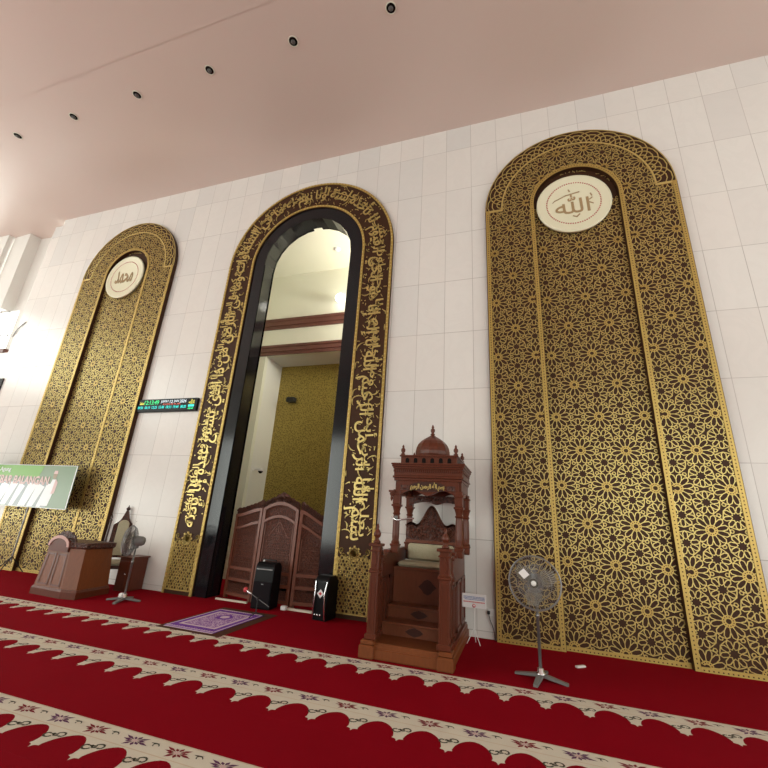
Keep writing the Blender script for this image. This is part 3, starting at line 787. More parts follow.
# side walls
for sx in (-1, 1):
    x0, x1 = (sx*.47-.025, sx*.47+.025)
    m = MB().prism([(Y0+.14,.16),(Y0+.14,.90),(Y0+.3,1.0),(-1.15,1.13),(-.12,1.13),(-.12,.16)], x0, x1, 'x')
    for a, b in ((Y0+.2,-1.36),(-1.29,-1.12),(-1.0,-.6),(-.55,-.15)):
        for s2 in (-1, 1):
            xf = x1 if s2 > 0 else x0; g0, g1 = (xf, xf+s2*.014)
            m.box(g0,g1,a,b,.24,.28); m.box(g0,g1,a,b,.80,.84); m.box(g0,g1,a,a+.035,.24,.84); m.box(g0,g1,b-.035,b,.24,.84)
    m.prism([(-1.1,1.13),(-1.1,1.17),(-.12,1.17),(-.12,1.13)], x0-.02, x1+.02, 'x')
    m.box(x0-.03, x1+.03, Y0+.1, -.1, .165, .205)
    m.build('side_panel', 'wood', r)
    n = 16
    m = MB().prism([(-1.5,.86)] + [(-1.38-.12*cos(pi*k/n), 1.02+.20*sin(pi*k/n)) for k in range(n+1)] + [(-1.26,.86)], x0+.008, x1-.008, 'x')
    m.build('rail_arch', 'carved', r)
# steps
for yf, zb, zt, yb in ((-1.25,.165,.32,-1.0),(-1.0,.32,.475,-.78)):
    o = MB().bbox(-.44,.44,yf,-.2,zb,zt-.025,.004).bbox(-.44,.44,yf-.025,yb+.01,zt-.025,zt,.006).build('step', 'riser_wood', r)
    zc = (zb+zt)/2-.01; MB().prism([(-.12,zc),(-.07,zc+.03),(0,zc+.052),(.07,zc+.03),(.12,zc),(.07,zc-.03),(0,zc-.052),(-.07,zc-.03)], yf-.008, yf+.002, 'y').build('diamond_carving', 'wood_dark', o)
o = MB().bbox(-.44,.44,-.78,-.2,.475,.93,.006).bbox(-.44,.44,-.80,-.2,.90,.935,.006).build('seat_box', 'riser_wood', r)
MB(Matrix.Translation((.06,0,0))).prism([(-.13,.70),(-.08,.74),(-.05,.78),(0,.80),(.05,.78),(.08,.74),(.13,.70),(.08,.66),(.05,.62),(0,.60),(-.05,.62),(-.08,.66)], -.79, -.778, 'y').build('diamond_carving', 'wood_dark', o)
MB().bbox(-.40,.40,-.76,-.33,.936,1.0,.025).build('seat_cushion', 'cushion', r); MB().bbox(-.36,.36,-.345,-.27,1.0,1.24,.03).build('back_cushion', 'cushion', r)
# carved back crest
cp = []
def crest(u):   # u in -1..1
    a = abs(u); return 1.47 + .33*math.exp(-(a/.36)**2) + .07*math.exp(-((a-.82)/.2)**2)
N = 48; cp = [(-.41, 1.0)] + [(-.41+.82*k/N, crest(-1+2*k/N)) for k in range(N+1)] + [(.41, 1.0)]
o = MB().prism(cp, -.27, -.22, 'y').build('back_crest', 'carved', r, label='dark carved openwork back')
m = MB()
top = cp[1:-1]
for p, q in zip(top[:-1], top[1:]): m.seg(p, q, .03, -.29, -.27)
m.box(-.41,.41,-.285,-.27,1.25,1.29)
for k in range(130):     # carved tendrils
    x = random.uniform(-.38,.38); zt = crest(x/.41)-.05; z = random.uniform(1.31, max(1.33,zt)); rr = random.uniform(.014,.028); a0 = random.uniform(0,6.28)
    pts = [(x+rr*(1-.1*i)*cos(a0+i*.9), z+rr*(1-.1*i)*sin(a0+i*.9)) for i in range(6)]
    for p, q in zip(pts[:-1], pts[1:]): m.seg(p, q, .008, -.282, -.27)
m.build('crest_scrollwork', 'frame_wood', o)
# canopy columns
def column(x, y):
    m = MB()
    m.bbox(x-.055,x+.055,y-.055,y+.055,1.13,1.24,.008); m.bbox(x-.065,x+.065,y-.065,y+.065,1.22,1.25,.006)
    m.lathe([(.058,1.25),(.063,1.27),(.048,1.30),(.053,1.36),(.050,1.60),(.044,1.64),(.06,1.66),(.044,1.68),(.053,1.72),(.066,1.76)], (x,y,0), n=12, smooth=False)
    m.bbox(x-.068,x+.068,y-.068,y+.068,1.76,1.79,.006); m.bbox(x-.055,x+.055,y-.055,y+.055,1.79,2.0,.008); m.bbox(x-.068,x+.068,y-.068,y+.068,1.92,1.95,.006)
    m.build('canopy_column', 'wood', r)
CXA, CXB, CYF, CYB = -.375, .53, -1.0, -.22
for x in (CXA, CXB):
    for y in (CYF, CYB): column(x, y)
cxm = (CXA+CXB)/2
def valance(u): return 1.94 - .06*cos(u*pi*2) if abs(u) < .75 else 1.94
# entablature with scalloped underside, four sides
m = MB()
for yy_ in (CYF, CYB):
    n = 32; o1 = [(CXA, 2.14)] + [(CXA+(CXB-CXA)*k/n, 1.965-.04*cos(2*pi*(k/n)*2)*(1) - (.05 if 0 < k < n and False else 0)) for k in range(n+1)] + [(CXB, 2.14)]
    m.prism(o1, yy_-.035, yy_+.035, 'y')
for xx in (CXA, CXB):
    n = 24; o1 = [(CYF, 2.14)] + [(CYF+(CYB-CYF)*k/n, 1.965-.04*cos(2*pi*(k/n)*2)) for k in range(n+1)] + [(CYB, 2.14)]
    m.prism(o1, xx-.035, xx+.035, 'x')
fr = m.build('frieze', 'wood', r)
m = MB()
n = 24; m.prism([(cxm+.27*cos(2*pi*k/n), 2.05+.07*sin(2*pi*k/n)) for k in range(n)], CYF-.045, CYF-.035, 'y')
m.build('oval_plaque', 'wood_dark', fr)
m = MB(); text_at(m, shape('بسم الله الرحمن الرحيم'), cxm, 1.99, CYF-.047, .125, center=True, width=.50, ext=.006, bold=.055)
m.box(CXA+.05,cxm-.28,CYF-.04,CYF-.035,2.0,2.07,1); m.box(cxm+.28,CXB-.05,CYF-.04,CYF-.035,2.0,2.07,1)
m.build('gold_script', ['gold','carved'], fr, label='gold Arabic script')
for sx in (CXA,): MB().lathe([(.03,0),(.035,-.03),(.015,-.06),(.02,-.09),(.004,-.13)], (sx-.07,CYF-.06,1.96), n=8).bbox(sx-.11,sx-.03,CYF-.1,CYF-.02,1.955,1.985,.004).build('drop_pendant', 'wood', r)
# hanging carved valance at the back
n = 32; o1 = [(CXA, 1.97)] + [(CXA+(CXB-CXA)*k/n, 1.80+.08*(1-abs(2*k/n-1)**3) - .045*math.exp(-((2*k/n-1)/.22)**2)) for k in range(n+1)] + [(CXB, 1.97)]
MB().prism(o1, CYB-.06, CYB-.04, 'y').build('back_valance', 'carved', r)
# cornice
m = MB()
for g, z0, z1 in ((.05,2.13,2.17),(.07,2.17,2.20),(.055,2.20,2.30),(.07,2.30,2.33),(.085,2.33,2.36),(.095,2.36,2.385)): m.bbox(CXA-g,CXB+g,CYF-g,CYB+g*.5,z0,z1,.006)
for k in range(34): x = CXA-.06+k*.0305; m.box(x,x+.016,CYF-.07,CYF-.055,2.255,2.29)
for k in range(26): y = CYF-.05+k*.0305; m.box(CXB+.055,CXB+.07,y,y+.016,2.255,2.29)
m.build('cornice', 'wood', r)
m = MB().box(CXA+.03,CXB-.03,CYF+.0,CYB,2.38,2.495).bbox(CXA+.01,CXB-.01,CYF-.02,CYB+.02,2.49,2.515,.005)
o = m.build('gallery', 'wood', r)
def hole(c, y, ax='y', w=.028, h=.065):  # flat plate on the solid gallery; the opening's shade is its dark colour
    mb = MB(); pts = [(c-w,2.40)] + [(c-w*cos(pi*k/8), 2.40+h-.02+w*sin(pi*k/8)) for k in range(9)] + [(c+w,2.40)]
    mb.prism(pts, y-.004, y+.001, ax); mb.build('opening_shade', 'dark', o)
for k in range(6): hole(CXA+.13+k*.127, CYF)
for k in range(5): hole(CYF+.10+k*.14, CXB-.027, 'x')
dc = ((CXA+CXB)/2-.02, (CYF+CYB)/2, 2.51)
prof = [(.30,0),(.30,.02),(.265,.03),(.275,.06),(.275,.11),(.262,.17),(.235,.225),(.19,.275),(.14,.315),(.09,.345),(.05,.37),(.025,.39)]
MB().lathe(prof, dc, n=12, smooth=False).build('dome', 'wood', r)
MB().lathe([(.03,.385),(.04,.40),(.02,.42),(.035,.45),(.035,.48),(.015,.50),(.022,.515),(.006,.56)], dc, n=10).build('dome_finial', 'wood', r)
for x in (CXA+.05, CXB-.05):
    for y in (CYF+.03, CYB-.03):
        MB().lathe([(.03,0),(.035,.02),(.018,.04),(.034,.065),(.034,.095),(.014,.12),(.02,.135),(.005,.165)], (x,y,2.512), n=10).build('corner_finial', 'wood', r)
# slim microphone boom clipped to the column
mr2 = root('boom_microphone', (PXC+CXA, CYF-.06, 1.62), 'slim silver microphone boom clipped to the pulpit column', 'microphone')
MB().tube([(-.06,0,0),(.03,-.04,-.04),(.28,-.02,-.0)], .011, 8).build('boom', 'chrome', mr2); MB().bbox(-.02,.03,-.02,.02,-.03,.02,.006).build('clamp', 'greyp', mr2)

# ------------------------------------------------------------------ folding carved screen
r = root('carved_screen', (0, 0, ZF), 'three-leaf carved wooden screen standing across the foot of the arch', 'screen')
def leaf(p0, p1, zt0, zt1, kind):
    p0, p1 = Vector(p0), Vector(p1); L = (p1-p0).length; d = (p1-p0)/L; ang = atan2(d.y, d.x)
    xf = Matrix.Translation((p0.x, p0.y, 0)) @ Matrix.Rotation(ang, 4, 'Z')
    n = 24
    def edge(u, dz=0.):      # inner frame top height at u 0..1
        if kind == 0: z = zt0 + (zt1-zt0)*(3*u*u-2*u**3)
        elif kind == 2: z = zt0 + (zt1-zt0)*(3*u*u-2*u**3)
        else: z = zt0 + .13*sin(pi*u)
        return z+dz
    def strip(f0, f1, y0, y1, u0=0., u1=1.):
        P = [u0+(u1-u0)*k/n for k in range(n+1)]
        return [(u*L, f0(u)) for u in P], [(u*L, f1(u)) for u in P]
    fw = .06
    m = MB(xf); m.box(0, L, -.005, .02, .05, .3)
    a_, b_ = strip(lambda u: .25, lambda u: edge(u, -.02), 0, 0); m.ribbon(a_, b_, -.005, .02)
    lf = m.build('leaf', 'carved_fine', r)
    m = MB(xf)
    m.box(0, fw, -.03, .035, 0, edge(0)); m.box(L-fw, L, -.03, .035, 0, edge(1))
    a_, b_ = strip(lambda u: edge(u,-.06), lambda u: edge(u), 0, 0); m.ribbon(a_, b_, -.035, .035)
    a_, b_ = strip(lambda u: edge(u,-.29), lambda u: edge(u,-.24), 0, 0, .06, .94); m.ribbon(a_, b_, -.028, .03)
    for z in (.05,.30,.50): m.box(fw, L-fw, -.025, .03, z, z+.055)
    for x in (fw+.02, L-fw-.035): m.box(x, x+.015, -.018, 0, .6, edge(.5)-.4)
    m.build('frame', 'frame_wood', lf)
    m = MB(xf)          # script lines
    k = 0; z = .64
    while z < min(edge(0), edge(1)) - .42:
        m.box(fw+.05, L-fw-.05, -.012, 0, z, z+.006)
        text_at(m, shape(' '.join(words[(k*5) % 40:(k*5) % 40+4])), L/2, z+.018, -.008, .062, center=True, width=L-2*fw-.14, ext=.003)
        z += .10; k += 1
    if kind == 1: 
        for sg in (-1,1): m.seg((L/2, edge(.5)-.36), (L/2+sg*.2, edge(.5)-.62), .012, -.014, 0)
        text_at(m, shape('الله'), L/2, edge(.5)-.55, -.012, .14, center=True, ext=.004)
    m.build('carved_script', 'frame_wood', lf)
    m = MB(xf)          # pierced crest
    def ct(u): 
        w = .022*abs(sin(u*pi*7))
        return edge(u, .10 + w + (.06*math.exp(-((u-.5)/.15)**2) if kind == 1 else (.04*math.exp(-(((u-(.93 if kind == 0 else .07)))/.1)**2))))
    a_, b_ = strip(lambda u: edge(u, -.005), ct, 0, 0); m.ribbon(a_, b_, -.008, .016)
    for k in range(60):
        u = random.random(); z = edge(u)+random.uniform(.02,.09); rr = random.uniform(.015,.028); a0 = random.uniform(0,6.28)
        pts = [(u*L+rr*(1-.12*i)*cos(a0+i), z+rr*(1-.12*i)*sin(a0+i)) for i in range(6)]
        for p, q in zip(pts[:-1], pts[1:]): m.seg(p, q, .011, -.02, -.008)
    m.build('crest', 'carved_fine', lf)
leaf((-3.66,.30), (-2.96,.14), 1.50, 1.64, 0); leaf((-2.94,.13), (-2.17,.13), 1.64, 1.64, 1); leaf((-2.15,.14), (-1.60,.24), 1.64, 1.42, 2)
tag(MB().box(-2.10,-1.6,-.03,.02,ZF,.045).build('threshold_strip', 'beige'), 'pale floor strip at the foot of the right leaf of the carved screen', 'threshold strip')
tag(MB().box(-3.62,-2.95,-.0,.04,ZF,.04).build('threshold_strip', 'beige'), 'pale floor strip at the foot of the left leaf of the carved screen', 'threshold strip')
tag(MB().bbox(-2.2,-2.1,-.1,-.02,ZF,.08,.01).build('white_sensor_box', 'whitep'), 'tiny white box on the carpet in front of the screen', 'box')

# ------------------------------------------------------------------ black floor units
def tower(name, loc, w, d, h, label, rz, kind):
    r = root(name, loc, label, 'speaker', rz)
    n = 10; pr = [(-d/2,0),(-d/2-.0,h*.5),(-d/2+.015,h-.10)] + [(-d/2+.015+.09*(1-cos(pi/2*k/6)), h-.10+.10*sin(pi/2*k/6)) for k in range(1,7)] + [(d/2-.08,h),(d/2,h-.08),(d/2,0)]
    MB().prism(pr, -w/2, w/2, 'x').build('cabinet', 'black', r, bevel=.012)
    if kind == 0:
        MB().box(-w/2+.02, w/2-.02, -d/2-.01, -d/2+.01, .04, h*.58).build('grille', 'charcoal', r)
        MB().box(-w/2+.03, w/2-.03, -d/2-.004, -d/2+.02, h*.84, h*.86).build('trim_line', 'grey', r)
        MB().box(-.02,.02,-d/2-.014,-d/2-.01,h*.52,h*.54).build('badge', 'grey', r)
        MB().tube([(-w/2+.05,0,h-.01),(-w/2+.05,0,h+.03),(w/2-.05,0,h+.03),(w/2-.05,0,h-.01)], .012).build('handle', 'blackm', r)
        MB().lathe([(.018,0),(.018,.02),(.005,.03)], (-.1,-.02,h), n=10).build('button', 'whitep', r, label='small white button')
    else:
        for sx in (-1,1): MB().tube([(sx*w*.42,-d/2-.01,.02),(sx*w*.38,-d/2-.03,h*.3),(sx*w*.34,-d/2-.03,h*.6),(sx*w*.40,-d/2+.0,h-.08)], .012).build('chrome_strip', 'chrome', r)
        MB().prism([(0,h*.5),(.065,h*.60),(0,h*.70),(-.065,h*.60)], -d/2-.012, -d/2-.006, 'y').prism([(0,h*.56),(.03,h*.60),(0,h*.64),(-.03,h*.60)], -d/2-.014, -d/2-.0121, 'y', 1).build('sticker', ['paper','redink'], r, label='white diamond sticker')
        for k in range(3): MB().lathe([(.018,-.0),(.014,-.015),(.004,-.018)], (-.07+.05*k,-d/2-.002,.08), n=10, axis='y').build('knob', 'chrome', r)
tower('floor_speaker', (-2.52, -.10, ZF), .36, .30, .73, 'black floor speaker with rounded top in front of the carved screen', radians(4), 0)
tower('floor_speaker', (-1.31, -.24, ZF), .26, .32, .64, 'black floor speaker with chrome side strips and white diamond sticker beside the arch foot', radians(-6), 1)

# ------------------------------------------------------------------ rug and microphone stand
r = tag(MB().box(-3.06,-2.02,-1.88,-.45,ZF,.016).build('underlay_mat', 'mat_brown'), 'dark brown mat lying under the purple prayer rug', 'mat')
r = root('prayer_rug', (-2.59, -1.20, .0162), 'purple and lilac patterned prayer rug lying on the brown mat', 'rug')
m = MB().box(-.41,.41,-.58,.58,0,.008); m.build('rug_field', 'purple', r)
m = MB()
def rect(mb, x0,x1,y0,y1,z,m_=0): mb.add([(x0,y0,z),(x1,y0,z),(x1,y1,z),(x0,y1,z)], [(0,1,2,3)], m_)
def frame(mb, a, b, w, z, m_=0): rect(mb,-a,a,-b,-b+w,z,m_); rect(mb,-a,a,b-w,b,z,m_); rect(mb,-a,-a+w,-b+w,b-w,z,m_); rect(mb,a-w,a,-b+w,b-w,z,m_)
frame(m,.405,.575,.022,.0086,1); frame(m,.31,.44,.05,.0086,1); rect(m,-.25,.25,-.38,.38,.0086,0)
m.add([(-.1+.0,.05,.0092),(.1,.05,.0092),(.13,.2,.0092),(0,.33,.0092),(-.13,.2,.0092)], [(0,1,2,3,4)], 2)
m.add([(.07*cos(k*pi/5),.17+.08*sin(k*pi/5),.0098) for k in range(10)], [list(range(10))], 1)
for k in range(40):
    x = -.40+.8*(k % 20)/19; y = .545 if k < 20 else -.545; e = .014; m.add([(x-e,y,.0092),(x,y-e,.0092),(x+e,y,.0092),(x,y+e,.0092)], [(0,1,2,3)], 1)
m.build('woven_pattern', ['lilac','pink','purple'], r)
for sy in (-1,1):
    m = MB()
    for k in range(60):
        x = -.40+.8*k/59; m.box(x-.003,x+.003,min(sy*.58,sy*.615),max(sy*.58,sy*.615),0,.003)
    m.build('fringe', 'pink', r)
mx, my = -2.26, -.72
r = root('microphone_stand', (mx, my, .0245), 'short black microphone stand with boom and red foam tip beside the rug', 'microphone stand')
m = MB()
for a_ in (.4, 2.5, 4.6): m.tube([(0,0,.05),(.15*cos(a_),.15*sin(a_),.006)], .007, 6)
m.build('tripod_base', 'blackm', r)
MB().tube([(0,0,.04),(0,0,.24)], .009).bbox(-.02,.02,-.02,.02,.225,.265,.006).build('pole', 'blackm', r)
MB().tube([(.24,-.03,.16),(.0,0,.245),(-.13,0,.30)], .005).build('boom_arm', 'greyp', r)
MB().tube([(-.13,0,.30),(-.22,.0,.335)], [.012,.016], 10).build('microphone_body', 'chrome', r)
MB().lathe([(.005,-.04),(.028,-.028),(.036,0),(.028,.028),(.005,.04)], (-.25,0,.35), n=14).build('foam_tip', 'redink', r, label='red foam windscreen')

# ------------------------------------------------------------------ fans
def fan_head(par, R, c, yaw, tilt=0., loop='grey', body='greyp', rods=64):
    xf = Matrix.Translation(c) @ Matrix.Rotation(yaw, 4, 'Z') @ Matrix.Rotation(tilt, 4, 'X')
    m = MB(xf)
    def ringp(r, y, n=40): return [(r*cos(2*pi*k/n), y, r*sin(2*pi*k/n)) for k in range(n)]
    m.tube(ringp(R, -.04), .008, 6, closed=True); m.tube(ringp(R*.97, -.02), .004, 5, closed=True)
    for r_, y in ((R*.33,-.115),(R*.66,-.10),(R*.33,.05),(R*.66,.04)): m.tube(ringp(r_, y, 28), .002, 4, closed=True)
    for k in range(rods):
        t = 2*pi*k/rods; u = (cos(t), sin(t))
        m.tube([(u[0]*.05,-.12,u[1]*.05),(u[0]*R*.6,-.108,u[1]*R*.6),(u[0]*R*.9,-.08,u[1]*R*.9),(u[0]*R,-.04,u[1]*R),(u[0]*R*.9,.01,u[1]*R*.9),(u[0]*R*.5,.045,u[1]*R*.5),(u[0]*.06,.05,u[1]*.06)], .002, 3)
    g = m.build('guard', loop, par)
    MB(xf).lathe([(.005,-.127),(.028,-.124),(.028,-.115)], n=20, axis='y').build('badge', 'whitep', g, label='small pale centre badge')
    m = MB(xf)
    for k in range(3):
        a0 = 2*pi*k/3+.4; vs = []; n = 6
        for i in range(n+1):
            r_ = .04 + (R*.88-.04)*i/n; wd = .25+.42*sin(pi*min(1,i/n*1.1+.05))
            for s_ in (-1, 1): vs.append((r_*cos(a0+s_*wd), -.03+s_*.025, r_*sin(a0+s_*wd)))
        f = [(2*i,2*i+1,2*i+3,2*i+2) for i in range(n)]
        m.add(vs, f, 0, True); m.add([(x,y+.003,z) for x,y,z in vs], f, 0, True)
    m.lathe([(.045,-.06),(.05,-.05),(.05,.0)], n=16, axis='y')
    m.build('blades', 'blade', g)
    MB(xf).lathe([(.03,.04),(.075,.05),(.085,.09),(.08,.17),(.06,.205),(.02,.215)], n=20, axis='y').build('motor', body, par)
    return xf
def stand_fan(loc, label, R, hz, yaw, feet_rot, legs=4):
    r = root('standing_fan', loc, label, 'fan', group=None)
    m = MB(Matrix.Rotation(feet_rot, 4, 'Z'))
    for k in range(4):
        t = pi/2*k; u = Vector((cos(t), sin(t))); n_ = Vector((-u.y, u.x))
        def P(d, s_, z): q = u*d + n_*s_; return (q.x, q.y, z)
        m.add([P(.03,.035,.03),P(.28,.022,0),P(.28,-.022,0),P(.03,-.035,.03),P(.03,.035,.06),P(.28,.022,.022),P(.28,-.022,.022),P(.03,-.035,.06)],
              [(0,3,2,1),(4,5,6,7),(0,1,5,4),(1,2,6,5),(2,3,7,6),(3,0,4,7)])
    m.build('cross_base', 'greyp', r); MB().lathe([(.05,.03),(.05,.065),(.032,.075),(.032,.11),(.02,.115)], n=16).build('collar', 'chrome', r)
    MB().lathe([(.017,.1),(.017,hz*.62),(.021,hz*.62),(.021,hz*.66),(.014,hz*.66),(.014,hz-.06)], n=12).build('pole', 'grey', r)
    d = Vector((sin(yaw), -cos(yaw)))
    MB().bbox(-.035,.035,-.035,.035,hz-.12,hz-.02,.01).build('bracket', 'greyp', r)
    fan_head(r, R, (d.x*.09, d.y*.09, hz), yaw)
    return r
fr_ = stand_fan((1.90,-1.41,ZF), 'grey standing fan on cross base in front of the right gold panel', .285, .98, radians(-8), radians(-14))
MB(Matrix.Translation((-.13,-.225,1.07)) @ Matrix.Rotation(radians(-8),4,'Z')).prism([(0,-.05),(.06,0),(.0,.06),(-.06,.01)], -.003, .0, 'y').build('paper_tag', 'paper', fr_, label='pale square tag')
fl_ = stand_fan((-4.70,-.98,ZF), 'grey standing fan seen from the side between the desk chair and the arch', .25, .95, radians(-62), radians(20))
MB().bbox(-.09,.0,-.06,.02,.07,.12,.02).bbox(-.03,.04,-.12,-.04,.06,.10,.02).build('white_control_box', 'whitep', fl_)
wf = root('wall_fan', (-10.72,-.45,2.38), 'round wall fan guard half cut off at the left edge above the banner', 'fan')
fan_head(wf, .42, (0,-.1,0), 0., rods=36); MB().box(-.04,.04,.05,.32,-.04,.04).build('bracket', 'greyp', wf)

# ------------------------------------------------------------------ info sign on a thin tripod, socket with cable
r = root('tripod_sign', (1.08,-.40,ZF), 'small white notice board with blue and red lettering on a thin white tripod', 'sign')
MB().bbox(-.17,.17,-.012,0,.45,.63,.003).build('board', 'paper', r)
m = MB(); yy = -.0135
for z, mi, x0, x1 in ((.592,0,-.145,.15),(.575,0,-.145,.15),(.557,0,-.13,.15),(.525,1,-.145,.15)):
    x = x0
    while x < x1:
        w = random.uniform(.006,.012); m.box(x, min(x+w,x1), yy, yy+.001, z-(.006 if mi else .005), z+(.009 if mi else .005), mi); x += w+.004
m.lathe([(.024,0),(.024,-.0015)], (-.0,yy+.0015,.48), n=18, axis='y', m=1); m.prism([(-.01,.473),(.01,.473),(.012,.487),(0,.494),(-.012,.487)], yy-.002, yy-.0005, 'y', 2)
m.build('printing', ['blue','redink','paper'], r)
MB().tube([(0,.006,.12),(0,.006,.45)], .006, 6).build('pole', 'whitep', r)
for a_ in (radians(200), radians(-35), radians(85)): MB().tube([(0,.006,.2),(.105*cos(a_),.105*sin(a_),.006)], .005, 6).build('leg', 'whitep', r)
r = root('wall_socket', (1.29, 0, .36), 'white wall socket with black plug beside the right gold panel', 'socket')
MB().bbox(-.05,.045,-.012,0,-.05,.05,.004).build('plate', 'whitep', r)
MB().bbox(-.055,-.015,-.05,-.012,-.02,.025,.006).tube([(-.035,-.045,-.015),(-.01,-.05,-.1),(.03,-.03,-.2),(.05,-.02,-.34)], .005, 6).build('plug_and_cable', 'blackm', r)
tag(MB(Matrix.Translation((2.38,-.72,ZF)) @ Matrix.Rotation(radians(-50),4,'Z')).bbox(-.022,.022,-.07,.07,0,.022,.006).build('remote_control', 'whitep'), 'small white remote control lying on the red carpet by the fan', 'remote control')

# ------------------------------------------------------------------ lectern desk, chair, side cabinet
r = root('lectern_desk', (-5.85,-1.0,ZF), 'low reddish wooden lectern desk with arched carved top in front of the left panel', 'lectern')
def sh_(pts): return [(x+5.85, y+1.0) for x, y in pts]
bot = sh_([(-6.37,-1.38),(-5.61,-1.42),(-5.34,-1.36),(-5.42,-.70),(-6.37,-.70)]); topf = sh_([(-6.34,-1.31),(-5.78,-1.33),(-5.50,-1.27),(-5.50,-.74),(-6.30,-.74)])
MB().taper(bot, topf, .0, .76).build('body', 'wood_light', r)
def sc(pts, k, c=(-.05,-.02)): return [(c[0]+(x-c[0])*k, c[1]+(y-c[1])*k) for x, y in pts]
MB().taper(sc(bot,1.03), sc(bot,1.03), 0, .10).taper(sc(bot,1.03), sc(bot,.985), .10, .135).build('base_moulding', 'wood', r)
MB().taper(sc(topf,1.02), sc(topf,1.08), .76, .79).taper(sc(topf,1.08), sc(topf,1.08), .79, .86).build('top_slab', 'carved', r, label='carved dark edge')
n = 20
xf = Matrix.Translation((-.205, -.335, 0)) @ Matrix.Rotation(radians(-2), 4, 'Z')
MB(xf).prism([(-.26,.70)] + [(-.26*cos(pi*k/n), .78+.16*sin(pi*k/n)) for k in range(n+1)] + [(.26,.70)], -.02, .02, 'y').build('front_arch', 'wood', r)
A = [(-.27*cos(pi*k/n), .78+.18*sin(pi*k/n)) for k in range(n+1)]; B = [(-.22*cos(pi*k/n), .78+.13*sin(pi*k/n)) for k in range(n+1)]
MB(xf).ribbon(A, B, -.035, -.02).build('arch_moulding', 'lit_wood', r, label='arch moulding with window light put into its pale pinkish colour')
A = [(-.30*cos(pi*k/40), .80+(.22+.02*abs(sin(k*.55)))*sin(pi*k/40)) for k in range(41)]
MB(xf).prism([(-.30,.74)] + A + [(.30,.74)], .06, .09, 'y').build('carved_crest', 'carved', r)
m = MB()
a0, b0 = Vector((*bot[0],0)), Vector((*bot[1],0)); a1, b1 = Vector((*topf[0],.76)), Vector((*topf[1],.76))
def fp(u, v): p = (a0*(1-u)+b0*u)*(1-v) + (a1*(1-u)+b1*u)*v; return (p.x, p.y-.008, p.z)
for u0, u1 in ((.08,.46),(.54,.92)):
    for (ua, ub, va, vb) in ((u0,u1,.22,.25),(u0,u1,.84,.87),(u0,u0+.04,.22,.87),(u1-.04,u1,.22,.87)): m.add([fp(ua,va),fp(ub,va),fp(ub,vb),fp(ua,vb)], [(0,1,2,3)])
m.build('panel_moulding', 'wood', r)

r = root('armchair', (-5.93,-.33,ZF), 'tall ornate dark wooden chair with cream upholstered back behind the lectern', 'chair', radians(38))
sh = MB().bbox(-.25,.25,-.25,.22,.36,.42,.01).build('seat_frame', 'wood_dark', r)
MB().bbox(-.23,.23,-.24,.19,.42,.49,.025).build('seat_cushion', 'cushion', r)
for x in (-.23,.23):
    for y in (-.23,.2): MB().lathe([(.02,0),(.028,.04),(.018,.08),(.03,.2),(.022,.3),(.03,.36)], (x,y,0), n=10).build('leg', 'wood_dark', r)
for sx in (-1,1):
    MB().tube([(sx*.25,.2,.36),(sx*.25,.22,.8),(sx*.245,.26,1.2)], [.022,.022,.018], 8).lathe([(.02,0),(.03,.02),(.012,.05),(.022,.08),(.004,.14)], (sx*.245,.26,1.2), n=8).build('back_post', 'wood_dark', r)
    MB().tube([(sx*.25,.2,.66),(sx*.26,.0,.68),(sx*.27,-.2,.64),(sx*.25,-.22,.42)], .02, 8).build('armrest', 'wood_dark', r)
n = 16; lean = Matrix.Translation((0,.2,0)) @ Matrix.Rotation(radians(-5), 4, 'X')
MB(lean).prism([(-.19,.52)] + [(-.19+.38*k/n, 1.14+.10*sin(pi*k/n)+.22*math.exp(-((k/n-.5)/.15)**2)) for k in range(n+1)] + [(.19,.52)], .0, .04, 'y').build('back_frame', 'carved', r)
MB(lean).prism([(-.10,.56)] + [(-.10*cos(pi*k/n), 1.15+.09*sin(pi*k/n)) for k in range(n+1)] + [(.10,.56)], -.035, .0, 'y').build('back_cushion', 'cushion', r, bevel=.012)
m = MB(lean).lathe([(.03,0),(.045,.03),(.02,.06),(.004,.10)], (0,.02,1.44), n=8); m.build('top_finial', 'wood_dark', r)
r = root('side_cabinet', (-5.47,-.23,ZF), 'small plain brown wooden cabinet against the tiles beside the ornate chair', 'cabinet')
MB().bbox(-.14,.14,-.2,.2,0,.57,.006).build('body', 'wood', r); MB().bbox(-.16,.16,-.22,.22,.57,.60,.006).build('top', 'wood', r)
o = MB().box(-.11,.11,-.21,-.2,.06,.52).build('door', 'wood', r); MB().lathe([(.012,0),(.014,-.02),(.004,-.025)], (.085,-.21,.3), n=8, axis='y').build('knob', 'chrome', o)

# ------------------------------------------------------------------ green banner on its stand
r = root('banner_stand', (-8.72,-.40,ZF), 'wide green and white printed banner on a tripod stand at the left edge', 'banner')
bx = lambda x: x+8.72
X1 = bx(-7.48); X0 = bx(-12.2); Z0, Z1 = 1.36, 2.29
def slx(x, z): return x
b = MB().box(X0, X1, -.012, 0, Z0, Z1).build('banner_sheet', 'sage', r)
m = MB(); yf = -.014
def poly(pts, mi, dy=0.): m.add([(p[0], yf-dy, p[1]) for p in pts], [list(range(len(pts)))], mi)
poly([(X0,Z1-.27),(X1-1.15,Z1-.27),(X1-1.05,Z1-.02),(X0,Z1-.02)], 0)
poly([(X0,Z0+.02),(X1-.65,Z0+.02),(X1-.75,Z0+.55),(X0,Z0+.55)], 1, .0005)
for k in range(9):
    x = X1-.95-k*.30; w = .13+.05*(k % 3)
    poly([(x,Z0+.02),(x+w,Z0+.02),(x+w+.22,Z0+.50-.05*(k % 2)),(x+.15,Z0+.53)], 2, .001)
px_ = X1-.62       # printed person in pale clothes
poly([(px_-.22,Z0+.05),(px_+.02,Z0+.05),(px_+.13,Z0+.55),(px_+.06,Z0+.62),(px_-.05,Z0+.62),(px_-.12,Z0+.4)], 2, .0015)
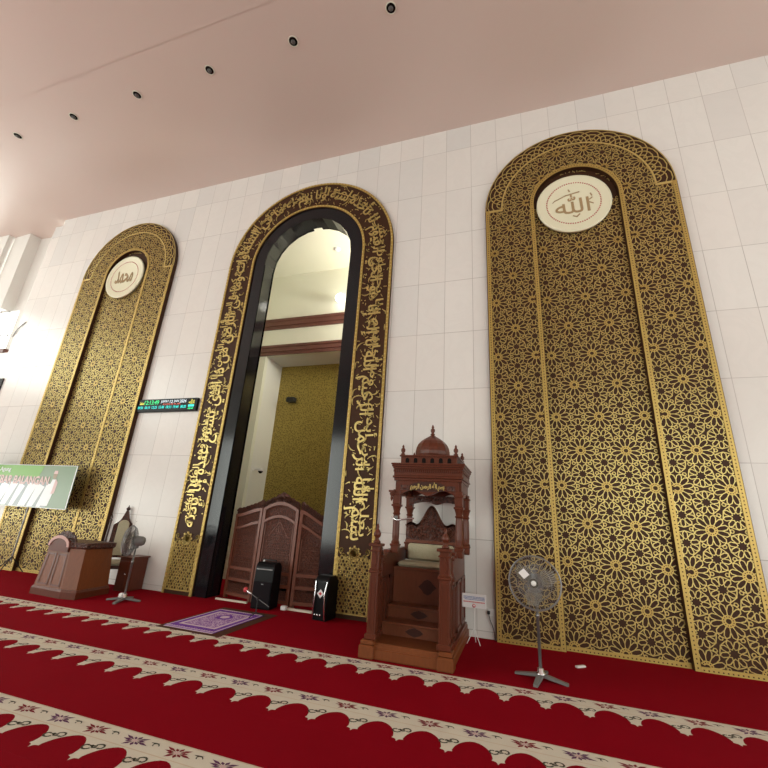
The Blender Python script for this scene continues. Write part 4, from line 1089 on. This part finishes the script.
poly([(px_+.02,Z0+.3),(px_+.12,Z0+.32),(px_+.14,Z0+.55),(px_+.05,Z0+.64)], 3, .002)
poly([(px_+.06*cos(u*pi/5), Z0+.70+.07*sin(u*pi/5)) for u in range(10)], 4, .002)
poly([(px_-.07,Z0+.74),(px_+.07,Z0+.74),(px_+.05,Z0+.81),(px_-.05,Z0+.81)], 3, .0025)
for (x0_, x1_, z0_, z1_) in ((X0,X1,Z0,Z0+.012),(X0,X1,Z1-.012,Z1),(X1-.03,X1,Z0,Z1)): poly([(x0_,z0_),(x1_,z0_),(x1_,z1_),(x0_,z1_)], 2, .002)
text_at(m, 'AKBAR BALANGAN', X1-2.72, Z1-.44, yf-.003, .19, 5, width=1.95, ext=.002, bold=.03)
text_at(m, 'Masjid Agung', X1-2.95, Z1-.19, yf-.003, .13, 2, width=.80, ext=.002, bold=.01)
m.build('printing', ['green','print_grey','print_white','print_pink','print_skin','print_pink'], b, label='green header, white lettering and pictures')
MB().tube([(0,.03,.25),(0,.03,2.2)], .014, 8).build('pole', 'grey', r)
for a_ in (radians(-60), radians(75), radians(185)): MB().tube([(0,.03,.34),(.33*cos(a_),.33*sin(a_)*.9+.0,.01)], .011, 6).build('leg', 'blackm', r)
MB().tube([(-.6,.012,Z1-.01),(X1,.012,Z1-.01)], .01, 6).build('top_rail', 'grey', r)

# ------------------------------------------------------------------ light
w = bpy.data.worlds.new('daylight'); S.world = w; w.use_nodes = True
bg = w.node_tree.nodes['Background']; bg.inputs[0].default_value = (.95,1.,.93,1)
wn = w.node_tree.nodes; wl = w.node_tree.links
tc = wn.new('ShaderNodeTexCoord'); sx = wn.new('ShaderNodeSeparateXYZ'); mr_ = wn.new('ShaderNodeMapRange')      # sky brighter towards the left of the hall
wl.new(tc.outputs['Generated'], sx.inputs[0]); wl.new(sx.outputs[0], mr_.inputs[0])
mr_.inputs[1].default_value = -1.; mr_.inputs[2].default_value = 1.; mr_.inputs[3].default_value = 6.4; mr_.inputs[4].default_value = 3.4
wl.new(mr_.outputs[0], bg.inputs[1])
lp = bpy.data.lights.new('mihrab_ceiling_fill', 'AREA'); lp.shape = 'RECTANGLE'; lp.size = 1.2; lp.size_y = .6; lp.energy = 190; lp.color = (1.,.97,.82)  # added unseen lamp that brightens the ceiling and walls behind the arch
o = bpy.data.objects.new('mihrab_ceiling_fill', lp); COL.objects.link(o); o.location = (.45,1.0,6.1); o.rotation_euler = Vector((.7,-.05,-.8)).to_track_quat('Z','Y').to_euler()

S.view_settings.view_transform = 'Standard'; S.view_settings.look = 'None'; S.view_settings.exposure = .24; S.view_settings.gamma = 1.
S.view_settings.use_curve_mapping = False
S.cycles.use_denoising = True; S.cycles.max_bounces = 8; S.cycles.diffuse_bounces = 5; S.cycles.sample_clamp_indirect = 6.
